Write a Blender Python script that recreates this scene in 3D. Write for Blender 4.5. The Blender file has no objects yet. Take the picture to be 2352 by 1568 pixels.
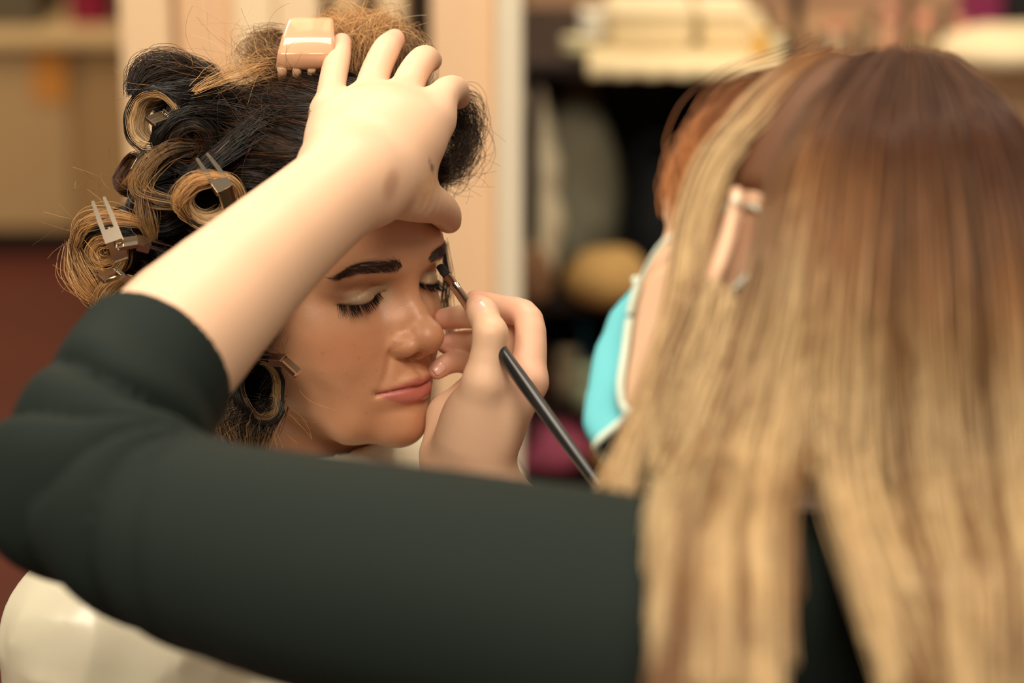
import bpy, math, random
import numpy as np
from mathutils import Matrix, Vector

# ------------------------------------------------------------------ camera, light, exposure
IMG_W, IMG_H = 2352.0, 1568.0
LENS = 85.0
F = LENS / 36.0 * IMG_W                 # focal length in pixels
CAM_H = 1.52                            # photographer's camera above the floor
PITCH = math.radians(18.0)              # looking down on the seated client
scene = bpy.context.scene
COL = scene.collection

cam_data = bpy.data.cameras.new('camera')
cam_data.lens = LENS
cam_data.sensor_width = 36.0
cam_data.clip_start = 0.05
cam_data.clip_end = 60
cam_data.dof.use_dof = True
cam_data.dof.focus_distance = 1.575
cam_data.dof.aperture_fstop = 3.0
cam_data.dof.aperture_blades = 0
camera = bpy.data.objects.new('camera', cam_data)
COL.objects.link(camera)
camera.location = (0, 0, CAM_H)
camera.rotation_euler = (math.pi / 2 - PITCH, 0, 0)
scene.camera = camera

world = bpy.data.worlds.new('salon_air')
scene.world = world
world.use_nodes = True
wbg = world.node_tree.nodes['Background']
wbg.inputs['Color'].default_value = (1.0, 0.82, 0.62, 1)
wbg.inputs['Strength'].default_value = 0.24

CP, SP = math.cos(PITCH), math.sin(PITCH)
def c2w(v):
    """camera-aligned metres (x right, y depth, z up) -> world"""
    v = np.asarray(v, float)
    x, y, z = v[..., 0], v[..., 1], v[..., 2]
    return np.stack([x, y * CP + z * SP, -y * SP + z * CP + CAM_H], -1)
def w2c(v):
    v = np.asarray(v, float)
    x, y, z = v[..., 0], v[..., 1], v[..., 2] - CAM_H
    return np.stack([x, y * CP - z * SP, y * SP + z * CP], -1)
def P(px, py, d):
    """pixel + depth (m) -> world point"""
    return c2w(np.array([(px - IMG_W / 2) / F * d, d, (IMG_H / 2 - py) / F * d]))

def area_light(name, cpos, target, size, power, color):
    l = bpy.data.lights.new(name, 'AREA'); l.shape = 'RECTANGLE'
    l.size, l.size_y = size; l.energy = power; l.color = color
    o = bpy.data.objects.new(name, l); COL.objects.link(o)
    o.location = Vector(cpos)
    o.rotation_euler = (Vector(target) - Vector(cpos)).to_track_quat('-Z', 'Y').to_euler()
    return o
area_light('key_light', (-1.15, 0.35, 2.30), (-0.05, 1.5, 1.05), (0.8, 0.8), 29, (1.0, 0.86, 0.67))  # soft key from the upper left, unseen area light without a fixture
area_light('fill_light', (0.22, 0.10, 2.45), (0.0, 1.5, 1.0), (0.7, 0.7), 24, (1.0, 0.84, 0.66))  # unseen fill added to brighten the brush hand and face
area_light('room_fill_light', (-0.3, 2.0, 2.9), (-0.2, 3.4, 0.4), (1.6, 0.8), 50, (1.0, 0.88, 0.71))  # added area light for the panelled wall, no real lamp
area_light('ceiling_lamp_back', (-1.2, 4.3, 2.7), (-1.2, 4.8, 0.0), (1.0, 1.0), 60, (1.0, 0.80, 0.56))  # added out of view to brighten the low cabinet
area_light('ceiling_lamp_side', (1.1, 2.9, 2.4), (1.0, 3.6, 0.8), (0.9, 0.5), 14, (1.0, 0.87, 0.69))  # added unseen light to lift the shelves at the right

vs = scene.view_settings
vs.view_transform = 'Standard'; vs.look = 'None'; vs.gamma = 1.0
vs.use_curve_mapping = False
vs.exposure = 0.0

# ------------------------------------------------------------------ generic helpers
def new_obj(name, data, parent=None):
    o = bpy.data.objects.new(name, data); COL.objects.link(o)
    if parent is not None: o.parent = parent
    return o
def tag(o, label=None, cat=None, group=None, kind=None):
    if label: o['label'] = label
    if cat: o['category'] = cat
    if group: o['group'] = group
    if kind: o['kind'] = kind
    return o
def thing(name, label, cat, loc=(0, 0, 0), group=None):
    o = new_obj(name, None); o.location = Vector([float(c) for c in loc]); o.empty_display_size = 0.02
    return tag(o, label, cat, group)
def place_world(o):
    """child built in world coordinates under a moved Empty"""
    if o.parent is not None:
        o.matrix_parent_inverse = Matrix.Translation(o.parent.location).inverted()
    return o
def mesh_np(name, verts, faces, mat=None, parent=None, smooth=True, cols=None):
    """faces: (M,3) or (M,4) array or list of arrays"""
    me = bpy.data.meshes.new(name)
    if isinstance(faces, np.ndarray):
        verts = np.asarray(verts, np.float32); k = faces.shape[1]; m = len(faces)
        me.vertices.add(len(verts)); me.vertices.foreach_set('co', verts.ravel())
        me.loops.add(m * k); me.polygons.add(m)
        me.loops.foreach_set('vertex_index', faces.astype(np.int32).ravel())
        me.polygons.foreach_set('loop_start', np.arange(0, m * k, k, dtype=np.int32))
        me.update(calc_edges=True); me.validate()
    else:
        me.from_pydata([tuple(map(float, v)) for v in verts], [], [tuple(int(i) for i in f) for f in faces]); me.update()
    if smooth:
        me.polygons.foreach_set('use_smooth', np.ones(len(me.polygons), bool))
    if cols is not None:
        for cn, c in cols.items():
            c = np.asarray(c, np.float32)
            if c.ndim == 1:
                a = me.attributes.new(cn, 'FLOAT', 'POINT'); a.data.foreach_set('value', c)
            else:
                a = me.color_attributes.new(cn, 'FLOAT_COLOR', 'POINT')
                a.data.foreach_set('color', np.concatenate([c, np.ones((len(c), 1), np.float32)], 1).ravel())
    if mat is not None: me.materials.append(mat)
    o = new_obj(name, me, parent)
    if parent is not None: place_world(o)
    return o

# ------------------------------------------------------------------ materials
def srgb(r, g, b):
    f = lambda c: (c / 255 / 12.92) if c / 255 <= 0.04045 else ((c / 255 + 0.055) / 1.055) ** 2.4
    return (f(r), f(g), f(b))
def mat_basic(name, rgb, rough=0.6, metal=0.0, spec=0.4, noise=None, bump=None, sss=0.0, trans=0.0, emis=None, aniso=0, coat=0.0, attr=None, sheen=0.0, stretch=None, sssr=0.004):
    m = bpy.data.materials.new(name); m.use_nodes = True
    nt = m.node_tree; b = nt.nodes['Principled BSDF']
    b.inputs['Base Color'].default_value = (*rgb, 1)
    b.inputs['Roughness'].default_value = rough
    b.inputs['Metallic'].default_value = metal
    b.inputs['Specular IOR Level'].default_value = spec
    if coat: b.inputs['Coat Weight'].default_value = coat; b.inputs['Coat Roughness'].default_value = 0.36
    if sheen: b.inputs['Sheen Weight'].default_value = sheen
    if trans: b.inputs['Transmission Weight'].default_value = trans
    if sss:
        b.inputs['Subsurface Weight'].default_value = sss
        b.inputs['Subsurface Radius'].default_value = (1.0, 0.36, 0.18)
        b.inputs['Subsurface Scale'].default_value = sssr
    tc = nt.nodes.new('ShaderNodeTexCoord')
    src = tc.outputs['Object']
    if stretch:
        mp = nt.nodes.new('ShaderNodeMapping'); mp.inputs['Scale'].default_value = stretch
        nt.links.new(src, mp.inputs['Vector']); src = mp.outputs['Vector']
    col_out = None
    if attr:
        at = nt.nodes.new('ShaderNodeAttribute'); at.attribute_name = attr
        col_out = at.outputs['Color']
    if noise:
        sc, amt, rgb2 = noise
        n = nt.nodes.new('ShaderNodeTexNoise'); n.inputs['Scale'].default_value = sc; n.inputs['Detail'].default_value = 5
        nt.links.new(src, n.inputs['Vector'])
        mr = nt.nodes.new('ShaderNodeMapRange')
        mr.inputs['From Min'].default_value = 0.35; mr.inputs['From Max'].default_value = 0.65
        mr.inputs['To Max'].default_value = amt
        nt.links.new(n.outputs['Fac'], mr.inputs['Value'])
        mx = nt.nodes.new('ShaderNodeMix'); mx.data_type = 'RGBA'
        mx.inputs['A'].default_value = (*rgb, 1); mx.inputs['B'].default_value = (*rgb2, 1)
        if col_out: nt.links.new(col_out, mx.inputs['A'])
        nt.links.new(mr.outputs['Result'], mx.inputs['Factor'])
        col_out = mx.outputs['Result']
    if col_out: nt.links.new(col_out, b.inputs['Base Color'])
    if bump:
        sc, st, dist = bump
        n = nt.nodes.new('ShaderNodeTexNoise'); n.inputs['Scale'].default_value = sc; n.inputs['Detail'].default_value = 4
        nt.links.new(src, n.inputs['Vector'])
        bp = nt.nodes.new('ShaderNodeBump'); bp.inputs['Strength'].default_value = st; bp.inputs['Distance'].default_value = dist
        nt.links.new(n.outputs['Fac'], bp.inputs['Height']); nt.links.new(bp.outputs['Normal'], b.inputs['Normal'])
    if emis:
        b.inputs['Emission Color'].default_value = (*emis[0], 1); b.inputs['Emission Strength'].default_value = emis[1]
    return m

# ------------------------------------------------------------------ signed distance modelling
def smin(a, b, k):
    h = np.maximum(k - np.abs(a - b), 0.0) / k
    return np.minimum(a, b) - h * h * k * 0.25
def smax(a, b, k): return -smin(-a, -b, k)
def ln(v): return np.sqrt((v * v).sum(-1))
def sd_ell(p, c, r, M=None):
    q = p - np.asarray(c, float)
    if M is not None: q = q @ M            # columns of M: local axes
    r = np.asarray(r, float)
    k0 = ln(q / r); k1 = ln(q / (r * r)) + 1e-9
    return k0 * (k0 - 1.0) / k1
def sd_sph(p, c, r): return ln(p - np.asarray(c, float)) - r
def sd_cone(p, a, b, ra, rb):
    """rounded cone between a and b"""
    a = np.asarray(a, float); b = np.asarray(b, float)
    ba = b - a; L2 = float(ba @ ba)
    t = np.clip(((p - a) @ ba) / L2, 0, 1)
    # shift along the slope for a better taper
    return ln(p - (a + t[..., None] * ba)) - (ra + (rb - ra) * t)
def sd_chain(p, pts, rs, k=0.0):
    d = None
    for i in range(len(pts) - 1):
        e = sd_cone(p, pts[i], pts[i + 1], rs[i], rs[i + 1])
        d = e if d is None else (np.minimum(d, e) if k <= 0 else smin(d, e, k))
    return d
def catmull(pts, n):
    """smooth curve through pts, n samples per span"""
    pts = np.asarray(pts, float)
    q = np.vstack([2 * pts[0] - pts[1], pts, 2 * pts[-1] - pts[-2]])
    out = []
    for i in range(1, len(q) - 2):
        t = np.linspace(0, 1, n, endpoint=False)[:, None]
        a, b, c, d = q[i - 1], q[i], q[i + 1], q[i + 2]
        out.append(0.5 * ((2 * b) + (-a + c) * t + (2 * a - 5 * b + 4 * c - d) * t ** 2 + (-a + 3 * b - 3 * c + d) * t ** 3))
    out.append(pts[-1][None])
    return np.concatenate(out)
def sd_curve(p, pts, rs, n=6):
    d = np.asarray(pts, float)
    c = catmull(np.concatenate([d, np.asarray(rs, float)[:, None]], 1), n)
    return sd_chain(p, c[:, :3], c[:, 3])
def grad(f, p, e):
    g = np.empty_like(p)
    for i in range(3):
        q = p.copy(); q[:, i] += e; r = p.copy(); r[:, i] -= e
        g[:, i] = (f(q) - f(r)) / (2 * e)
    return g
def surf_nets(f, lo, hi, h, B=8, newton=2, slack=1.5):
    """sparse surface nets of f = 0; returns verts, quads"""
    lo = np.asarray(lo, float); hi = np.asarray(hi, float)
    nb = np.ceil((hi - lo) / (h * B)).astype(int)
    gi = np.stack(np.meshgrid(*[np.arange(n) for n in nb], indexing='ij'), -1).reshape(-1, 3)
    cen = lo + (gi + 0.5) * h * B
    act = gi[np.abs(f(cen)) < h * B * 0.866 * slack]
    loc = np.stack(np.meshgrid(*[np.arange(B + 1)] * 3, indexing='ij'), -1).reshape(-1, 3)
    N = nb * B + 2
    key = lambda c: (c[..., 0].astype(np.int64) * N[1] + c[..., 1]) * N[2] + c[..., 2]
    V, K, E = [], [], []
    corners = np.array([[i, j, k] for i in (0, 1) for j in (0, 1) for k in (0, 1)])
    edges = [(a, b) for a in range(8) for b in range(a + 1, 8) if np.abs(corners[a] - corners[b]).sum() == 1]
    CH = 700
    for s in range(0, len(act), CH):
        ab = act[s:s + CH]
        g = ab[:, None, :] * B + loc[None]
        val = f((lo + g.reshape(-1, 3) * h)).reshape(len(ab), B + 1, B + 1, B + 1)
        sg = val < 0
        cv = [val[:, c[0]:c[0] + B, c[1]:c[1] + B, c[2]:c[2] + B] for c in corners]
        cs = [v < 0 for v in cv]
        cnt = sum(c.astype(int) for c in cs)
        m = (cnt > 0) & (cnt < 8)
        idx = np.argwhere(m)
        if len(idx) == 0: continue
        vals = np.stack([v[m] for v in cv], 1)
        acc = np.zeros((len(idx), 3)); n = np.zeros(len(idx))
        for a, b in edges:
            va, vb = vals[:, a], vals[:, b]
            x = (va < 0) != (vb < 0)
            t = np.where(x, va / np.where(x, va - vb, 1), 0)
            pt = corners[a] + t[:, None] * (corners[b] - corners[a])
            acc += np.where(x[:, None], pt, 0); n += x
        cell = ab[idx[:, 0]] * B + idx[:, 1:]
        V.append(lo + (cell + acc / n[:, None]) * h); K.append(key(cell))
        for ax in range(3):
            sl0 = [slice(None)] + [slice(0, B)] * 3
            sl1 = [slice(None)] + [slice(0, B)] * 3
            sl1[ax + 1] = slice(1, B + 1)
            s0 = sg[tuple(sl0)]; s1 = sg[tuple(sl1)]
            e = np.argwhere(s0 != s1)
            if len(e) == 0: continue
            fl = s0[tuple(e.T)]
            c = ab[e[:, 0]] * B + e[:, 1:]
            u, w = (ax + 1) % 3, (ax + 2) % 3
            du = np.eye(3, dtype=int)[u]; dw = np.eye(3, dtype=int)[w]
            q = np.stack([key(c - du - dw), key(c - dw), key(c), key(c - du)], 1)
            ok = (c[:, u] > 0) & (c[:, w] > 0)
            q = np.where(fl[:, None], q, q[:, ::-1])[ok]
            E.append(q)
    V = np.concatenate(V); K = np.concatenate(K); Q = np.concatenate(E)
    o = np.argsort(K); Ks = K[o]
    pos = np.searchsorted(Ks, Q); pos = np.clip(pos, 0, len(Ks) - 1)
    good = (Ks[pos] == Q).all(1)
    Q = o[pos[good]]
    for _ in range(newton):
        d = f(V); g = grad(f, V, h * 0.3)
        g2 = np.maximum((g * g).sum(1), 0.15)
        st = (d / g2)[:, None] * g
        l = ln(st); st *= np.minimum(1, h * 0.7 / np.maximum(l, 1e-12))[:, None]
        V = V - st
    return V, Q
def noise3(p, freq, seed=0):
    """cheap smooth value noise, -1..1"""
    q = np.asarray(p) * freq + seed * 17.31
    i = np.floor(q).astype(np.int64); f = q - i; f = f * f * (3 - 2 * f)
    def hsh(a, b, c):
        n = (a * 374761393 + b * 668265263 + c * 2147483647 + seed * 974634777) & 0x7fffffff
        n = ((n ^ (n >> 13)) * 1274126177) & 0x7fffffff
        n = n ^ (n >> 16)
        return (n & 0xffff) / 32767.5 - 1
    r = 0
    for a in (0, 1):
        for b in (0, 1):
            for c in (0, 1):
                w = (f[..., 0] if a else 1 - f[..., 0]) * (f[..., 1] if b else 1 - f[..., 1]) * (f[..., 2] if c else 1 - f[..., 2])
                r = r + w * hsh(i[..., 0] + a, i[..., 1] + b, i[..., 2] + c)
    return r
def sstep(a, b, x):
    t = np.clip((x - a) / (b - a), 0, 1); return t * t * (3 - 2 * t)
def rot_xyz(rx, ry, rz):
    return np.array(Matrix.Rotation(rz, 3, 'Z') @ Matrix.Rotation(ry, 3, 'Y') @ Matrix.Rotation(rx, 3, 'X'))
def unit(v): v = np.asarray(v, float); return v / max(np.linalg.norm(v), 1e-12)
def frame_to(z, up=(0, 0, 1)):
    """3x3 with columns x,y,z ; z along given direction, y near up"""
    z = unit(z); x = np.cross(up, z)
    if np.linalg.norm(x) < 1e-6: x = np.cross((0, 1, 0), z)
    x = unit(x); y = np.cross(z, x)
    return np.stack([x, y, z], 1)

# ------------------------------------------------------------------ hair strands (real curve geometry)
def strands(name, pts, rad, cols, mat, parent=None):
    """pts (n,k,3) world; rad scalar/(k,)/(n,k); cols (n,k,3)"""
    n, k, _ = pts.shape
    hc = bpy.data.hair_curves.new(name)
    hc.add_curves([k] * n)
    hc.attributes['position'].data.foreach_set('vector', np.ascontiguousarray(pts, np.float32).ravel())
    r = np.broadcast_to(np.asarray(rad, np.float32), (n, k))
    ra = hc.attributes.get('radius') or hc.attributes.new('radius', 'FLOAT', 'POINT')
    ra.data.foreach_set('value', np.ascontiguousarray(r, np.float32).ravel())
    ca = hc.attributes.new('tint', 'FLOAT_COLOR', 'POINT')
    c4 = np.concatenate([np.asarray(cols, np.float32), np.ones((n, k, 1), np.float32)], 2)
    ca.data.foreach_set('color', np.ascontiguousarray(c4).ravel())
    hc.materials.append(mat)
    o = new_obj(name, hc, parent)
    if parent is not None: place_world(o)
    return o
def tube_mesh(paths, rads, sides=5):
    """list of (k,3) polylines with radii -> verts, quads (closed ends skipped)"""
    V, Q, off = [], [], 0
    for pth, rd in zip(paths, rads):
        pth = np.asarray(pth, float); k = len(pth); rd = np.broadcast_to(np.asarray(rd, float), (k,))
        t = np.gradient(pth, axis=0); t /= np.maximum(ln(t)[:, None], 1e-12)
        up = np.array([0.13, 0.27, 0.95]) if abs(t[0][2]) < 0.9 else np.array([0.95, 0.2, 0.1])
        x = np.cross(t, up); x /= np.maximum(ln(x)[:, None], 1e-12); y = np.cross(t, x)
        a = np.linspace(0, 2 * np.pi, sides, endpoint=False)
        ring = pth[:, None] + rd[:, None, None] * (np.cos(a)[None, :, None] * x[:, None] + np.sin(a)[None, :, None] * y[:, None])
        V.append(ring.reshape(-1, 3))
        i = np.arange(k - 1)[:, None] * sides; j = np.arange(sides)[None]
        j2 = (j + 1) % sides
        Q.append(np.stack([i + j, i + j2, i + sides + j2, i + sides + j], -1).reshape(-1, 4) + off)
        # end caps as thin quads
        e0 = np.arange(sides) + off; e1 = e0 + (k - 1) * sides
        if sides == 4: Q.append(np.stack([e0[::-1], e1]))
        off += k * sides
    return np.concatenate(V), np.concatenate(Q)
def prism(outline, thick, M, o):
    """extruded outline (n,2) in plane x,y of frame M (cols), centred on thickness; returns verts, faces"""
    a = np.asarray(outline, float); n = len(a)
    top = np.c_[a, np.full(n, thick / 2)]; bot = np.c_[a, np.full(n, -thick / 2)]
    v = np.concatenate([top, bot]) @ np.asarray(M).T + np.asarray(o)
    fs = [list(range(n)), list(range(2 * n - 1, n - 1, -1))] + [[n + i, n + (i + 1) % n, (i + 1) % n, i] for i in range(n)]
    return v, fs
def box_vf(c, s, M=None):
    c = np.asarray(c, float); s = np.asarray(s, float) / 2
    v = np.array([[x, y, z] for x in (-1, 1) for y in (-1, 1) for z in (-1, 1)]) * s
    if M is not None: v = v @ np.asarray(M).T
    return v + c, [(0, 1, 3, 2), (4, 6, 7, 5), (0, 4, 5, 1), (2, 3, 7, 6), (0, 2, 6, 4), (1, 5, 7, 3)]
def merge_vf(items):
    V, Fc, off = [], [], 0
    for v, f in items:
        V.append(np.asarray(v)); Fc += [[i + off for i in q] for q in f]; off += len(v)
    return np.concatenate(V), Fc
def bevel(o, w, seg=2):
    m = o.modifiers.new('bevel', 'BEVEL'); m.width = w; m.segments = seg; m.limit_method = 'ANGLE'; return o
def lathe(a, b, prof, sides=20, flat=1.0, up=(0, 0, 1)):
    """prof: (t 0..1, radius) along a->b"""
    a = np.asarray(a, float); b = np.asarray(b, float); M = frame_to(b - a, up)
    th = np.linspace(0, 2 * np.pi, sides, endpoint=False); V = []; Fc = []
    for t, r in prof:
        c = a + (b - a) * t
        V.append(c + r * (np.cos(th)[:, None] * M[:, 0] + flat * np.sin(th)[:, None] * M[:, 1]))
    n = len(prof)
    for i in range(n - 1):
        for j in range(sides):
            k = (j + 1) % sides
            Fc.append([i * sides + j, i * sides + k, (i + 1) * sides + k, (i + 1) * sides + j])
    Fc.append(list(range(sides))[::-1]); Fc.append([(n - 1) * sides + j for j in range(sides)])
    return np.concatenate(V), Fc
# ------------------------------------------------------------------ a head (local cm: x subject's right, y forward, z up, eyes at z=0)
def head_sdf(p, eyes=True, neck=True, ears=False):
    x, y, z = p[:, 0], p[:, 1], p[:, 2]
    m = np.stack([np.abs(x), y, z], 1); ax = m[:, 0]
    d = sd_ell(p, (0, -8.2, 3.4), (7.2, 9.2, 8.2))
    d = smin(d, sd_ell(p, (0, -4.7, -3.2), (5.5, 5.0, 6.6)), 2.5)                 # face block
    d = smin(d, sd_ell(m, (3.5, -3.5, -2.4), (2.4, 2.5, 2.0)), 2.4)             # cheekbone
    d = smin(d, sd_ell(m, (2.5, -2.9, -4.8), (2.5, 2.5, 2.9)), 2.2)             # cheek
    d = smin(d, sd_chain(m, [(0.0, -1.2, -9.4), (2.6, -2.7, -8.9), (4.6, -6.6, -6.4), (5.0, -7.8, -2.6)], [1.6, 1.55, 1.5, 1.5], 0.8), 2.6)
    d = smin(d, sd_ell(p, (0, -0.4, -9.4), (1.75, 1.5, 1.5)), 1.3)           # chin
    d = smin(d, sd_ell(p, (0, -1.5, -6.5), (3.0, 2.65, 2.5)), 1.4)              # muzzle
    d = smin(d, sd_chain(m, [(0.0, 0.0, 1.75), (2.7, -0.1, 2.05), (4.6, -1.6, 2.0)], [0.85, 0.9, 0.9], 0.8), 2.2)   # brow ridge
    # eye sockets
    d = smax(d, -sd_ell(m, (2.95, 1.05, -0.45), (1.75, 1.35, 0.95)), 1.2)
    # nose
    d = smin(d, sd_chain(p, [(0, -0.3, 1.2), (0, 0.1, 0.0), (0, 1.15, -1.8), (0, 1.9, -2.9)], [0.8, 0.68, 0.8, 0.85], 0.3), 1.0)
    d = smin(d, sd_chain(m, [(0.75, -0.5, -0.6), (0.95, 0.25, -2.4), (1.15, 0.7, -3.5)], [0.6, 0.72, 0.65], 0.3), 0.9)
    d = smin(d, sd_ell(p, (0, 2.2, -3.3), (1.05, 1.0, 0.92)), 0.8)          # tip
    d = smin(d, sd_ell(m, (1.25, 1.0, -3.8), (0.62, 1.05, 0.70)), 0.55)        # alae
    d = smin(d, sd_chain(p, [(0, 2.3, -3.85), (0, 1.2, -4.55)], [0.42, 0.42]), 0.4)
    d = smax(d, -sd_ell(m, (0.60, 1.45, -4.62), (0.34, 0.66, 0.42)), 0.25)       # nostril
    # naso-labial fold
    # lips
    ul = sd_curve(m, [(0, 1.08, -6.22), (0.55, 1.05, -6.14), (1.5, 0.5, -6.42), (2.7, -0.66, -6.74)], [0.45, 0.47, 0.38, 0.15], 4)
    ll = sd_curve(m, [(0, 0.85, -7.22), (0.9, 0.68, -7.18), (1.8, 0.15, -7.02), (2.65, -0.68, -6.80)], [0.62, 0.56, 0.38, 0.12], 4)
    d = smin(d, ul, 0.35); d = smin(d, ll, 0.4)
    gz = -6.64 - 0.10 * np.exp(-(ax / 0.5) ** 2) + 0.05 * (ax / 1.2) ** 1 - 0.075 * (ax / 1.25) ** 2
    gr = np.exp(-((z - gz) / 0.10) ** 2) * sstep(3.1, 2.6, ax) * sstep(-1.8, -0.8, y)
    d = d + 0.22 * gr
    cor = np.exp(-(((ax - 2.85) / 0.28) ** 2 + ((z + 6.78) / 0.30) ** 2)) * sstep(-2.5, -1, y)   # corner dimple
    d = d + 0.14 * cor
    ph = np.exp(-(x / 0.30) ** 2) * sstep(-6.1, -5.4, z) * sstep(-4.7, -5.1, z) * sstep(-1, 0, y)
    d = d + 0.09 * ph
    lm = np.exp(-((z + 8.15) / 0.42) ** 2) * np.exp(-(x / 1.9) ** 2) * sstep(-1.5, 0, y)
    d = d + 0.16 * lm
    nl = np.exp(-((ax - (1.95 + (-4.6 - z) * 0.36)) / 0.30) ** 2) * sstep(-3.6, -4.6, z) * sstep(-6.6, -5.8, z) * sstep(-2.2, -1, y)
    d = d + 0.10 * nl
    ag = np.exp(-((np.hypot((ax - 1.15) / 0.80, (z + 4.0) / 0.80) - 1.0) / 0.16) ** 2) * sstep(0.9, 1.4, ax) * sstep(-3.1, -3.6, z) * sstep(-1, 0.0, y)
    d = d + 0.07 * ag
    if eyes:
        d = smin(d, sd_sph(m, (3.2, -1.25, -0.15), 1.27), 0.30)
        zl = lash_z(ax)
        inside = sstep(1.4, 1.75, ax) * sstep(5.2, 4.7, ax) * sstep(-2.4, -1.4, y)
        d = d - 0.055 * sstep(zl - 0.03, zl + 0.05, z) * sstep(zl + 1.0, zl + 0.3, z) * inside    # upper lid edge
        d = d + 0.07 * np.exp(-((z - zl + 0.05) / 0.06) ** 2) * inside
        zc = zl + 0.30 + 0.62 * np.exp(-((ax - 3.0) / 1.25) ** 2)
        d = d + 0.075 * np.exp(-((z - zc) / 0.09) ** 2) * sstep(1.6, 2.2, ax) * sstep(5.2, 4.2, ax) * sstep(-2.8, -1.8, y)
    if neck:
        nk = sd_chain(p, [(0, -8.4, -3.5), (0, -9.6, -11), (0, -10.8, -17)], [5.0, 5.0, 5.6], 1.0)
        d = smin(d, nk, 2.0)
    if ears:
        q = np.stack([np.abs(x) - 7.0, y + 8.0, z + 1.4], 1)
        A = rot_xyz(math.radians(-12), 0, math.radians(36))
        q = q @ A
        e = sd_ell(q, (0.25, -0.5, 0.0), (0.38, 1.55, 2.9))
        rim = sd_curve(q, [(0.1, 0.9, 0.2), (0.45, 0.75, 2.2), (0.6, -0.4, 3.0), (0.65, -1.65, 2.1), (0.55, -1.8, 0.3), (0.4, -1.1, -1.6), (0.3, -0.1, -2.7), (0.2, 0.5, -2.2)], [0.25, 0.32, 0.34, 0.36, 0.34, 0.4, 0.55, 0.4], 4)
        e = smax(e, -sd_ell(q, (0.75, -0.15, -0.1), (0.45, 0.75, 1.2)), 0.25)
        e = smin(e, rim, 0.25)
        d = smin(d, e, 0.3)
    return d
def lash_z(ax):
    """height of the closed lash line along the eye"""
    u = (ax - 3.3) / 1.5
    return -0.60 + 0.30 * u * u - 0.20 * u
def brow_mask(ax, z):
    """0..1 painted brow shape"""
    u = (ax - 1.3) / 4.5
    mid = 1.65 + 0.75 * np.clip(u, 0, 1.2) - 4.6 * np.clip(u - 0.45, 0, 1) ** 2
    half = 0.46 * sstep(-0.03, 0.10, u) * (1 - 0.6 * sstep(0.55, 1.05, u))
    return sstep(1.3, 0.55, np.abs(z - mid) / np.maximum(half, 1e-3)) * sstep(-0.06, 0.06, u) * sstep(0.96, 0.84, u), mid, half, u

def makeup(p, base, lipc, tone=1.0):
    """colours of a made-up face in head-local cm"""
    x, y, z = p[:, 0], p[:, 1], p[:, 2]; ax = np.abs(x)
    c = np.tile(np.asarray(base, float), (len(p), 1))
    def mix(col, w):
        nonlocal c
        w = np.clip(w, 0, 1)[:, None]; c = c * (1 - w) + np.asarray(col) * w
    front = sstep(-4.0, -2.0, y)
    n = noise3(p, 1.1, 3)
    c *= (1 + 0.04 * n)[:, None]
    mix(np.array(base) * (1.02, 0.86, 0.80), 0.7 * np.exp(-(((ax - 4.6) / 1.8) ** 2 + ((z + 3.4) / 1.3) ** 2)) * front)       # blush
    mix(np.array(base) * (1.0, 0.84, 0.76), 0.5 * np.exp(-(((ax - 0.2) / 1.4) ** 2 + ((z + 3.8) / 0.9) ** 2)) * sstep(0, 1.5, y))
    # lips
    ul = -6.66 + 0.62 * (1 - (ax / 2.75) ** 1.6) + 0.0 * x - 0.14 * np.exp(-(x / 0.28) ** 2)
    ll = -6.95 - 0.92 * (1 - np.clip(ax / 2.7, 0, 1) ** 2.4)
    lip = sstep(ul + 0.07, ul - 0.07, z) * sstep(ll - 0.08, ll + 0.08, z) * sstep(3.0, 2.75, ax) * sstep(-1.6, -0.9, y)
    mix(lipc, 0.9 * lip)
    # lids: pale shimmer in the middle, brown in crease and at the outer corner
    zl = lash_z(ax)
    reg = sstep(-2.9, -2.0, y)
    crease = np.exp(-((z - (zl + 1.05 + 0.1 * (ax - 3))) / 0.42) ** 2) * sstep(1.6, 2.6, ax) * sstep(6.0, 4.6, ax)
    mix(np.array(base) * (0.55, 0.47, 0.40), 0.55 * crease * reg)
    lid = sstep(zl - 0.05, zl + 0.03, z) * sstep(zl + 1.05, zl + 0.65, z) * sstep(1.35, 1.8, ax) * sstep(5.0, 4.3, ax) * reg
    mix((0.46, 0.345, 0.225), 0.85 * lid * (x > 0)); mix((0.62, 0.49, 0.31), 0.85 * lid * (x <= 0))
    outer = np.exp(-(((ax - 4.85) / 0.75) ** 2 + ((z - zl - 0.35) / 0.5) ** 2)) * reg
    mix(np.array(base) * (0.33, 0.26, 0.22), 0.75 * outer)
    mix((0.62, 0.49, 0.32), 0.6 * np.exp(-(((ax - 1.55) / 0.3) ** 2 + ((z + 0.35) / 0.45) ** 2)) * reg)
    low = np.exp(-((z - zl + 0.22) / 0.16) ** 2) * sstep(1.7, 2.6, ax) * sstep(5.4, 4.4, ax) * reg
    mix(np.array(base) * (0.45, 0.36, 0.32), 0.6 * low)
    lash = np.exp(-((z - zl) / 0.07) ** 2) * sstep(1.5, 1.9, ax) * sstep(5.1, 4.8, ax) * reg
    mix((0.02, 0.012, 0.01), 0.9 * lash)
    b, mid, half, u = brow_mask(ax, z)
    mix((0.060, 0.030, 0.024), b * sstep(-4.5, -3.5, y) * (0.74 - 0.5 * sstep(0.24, 0.0, u)))
    return c
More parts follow.
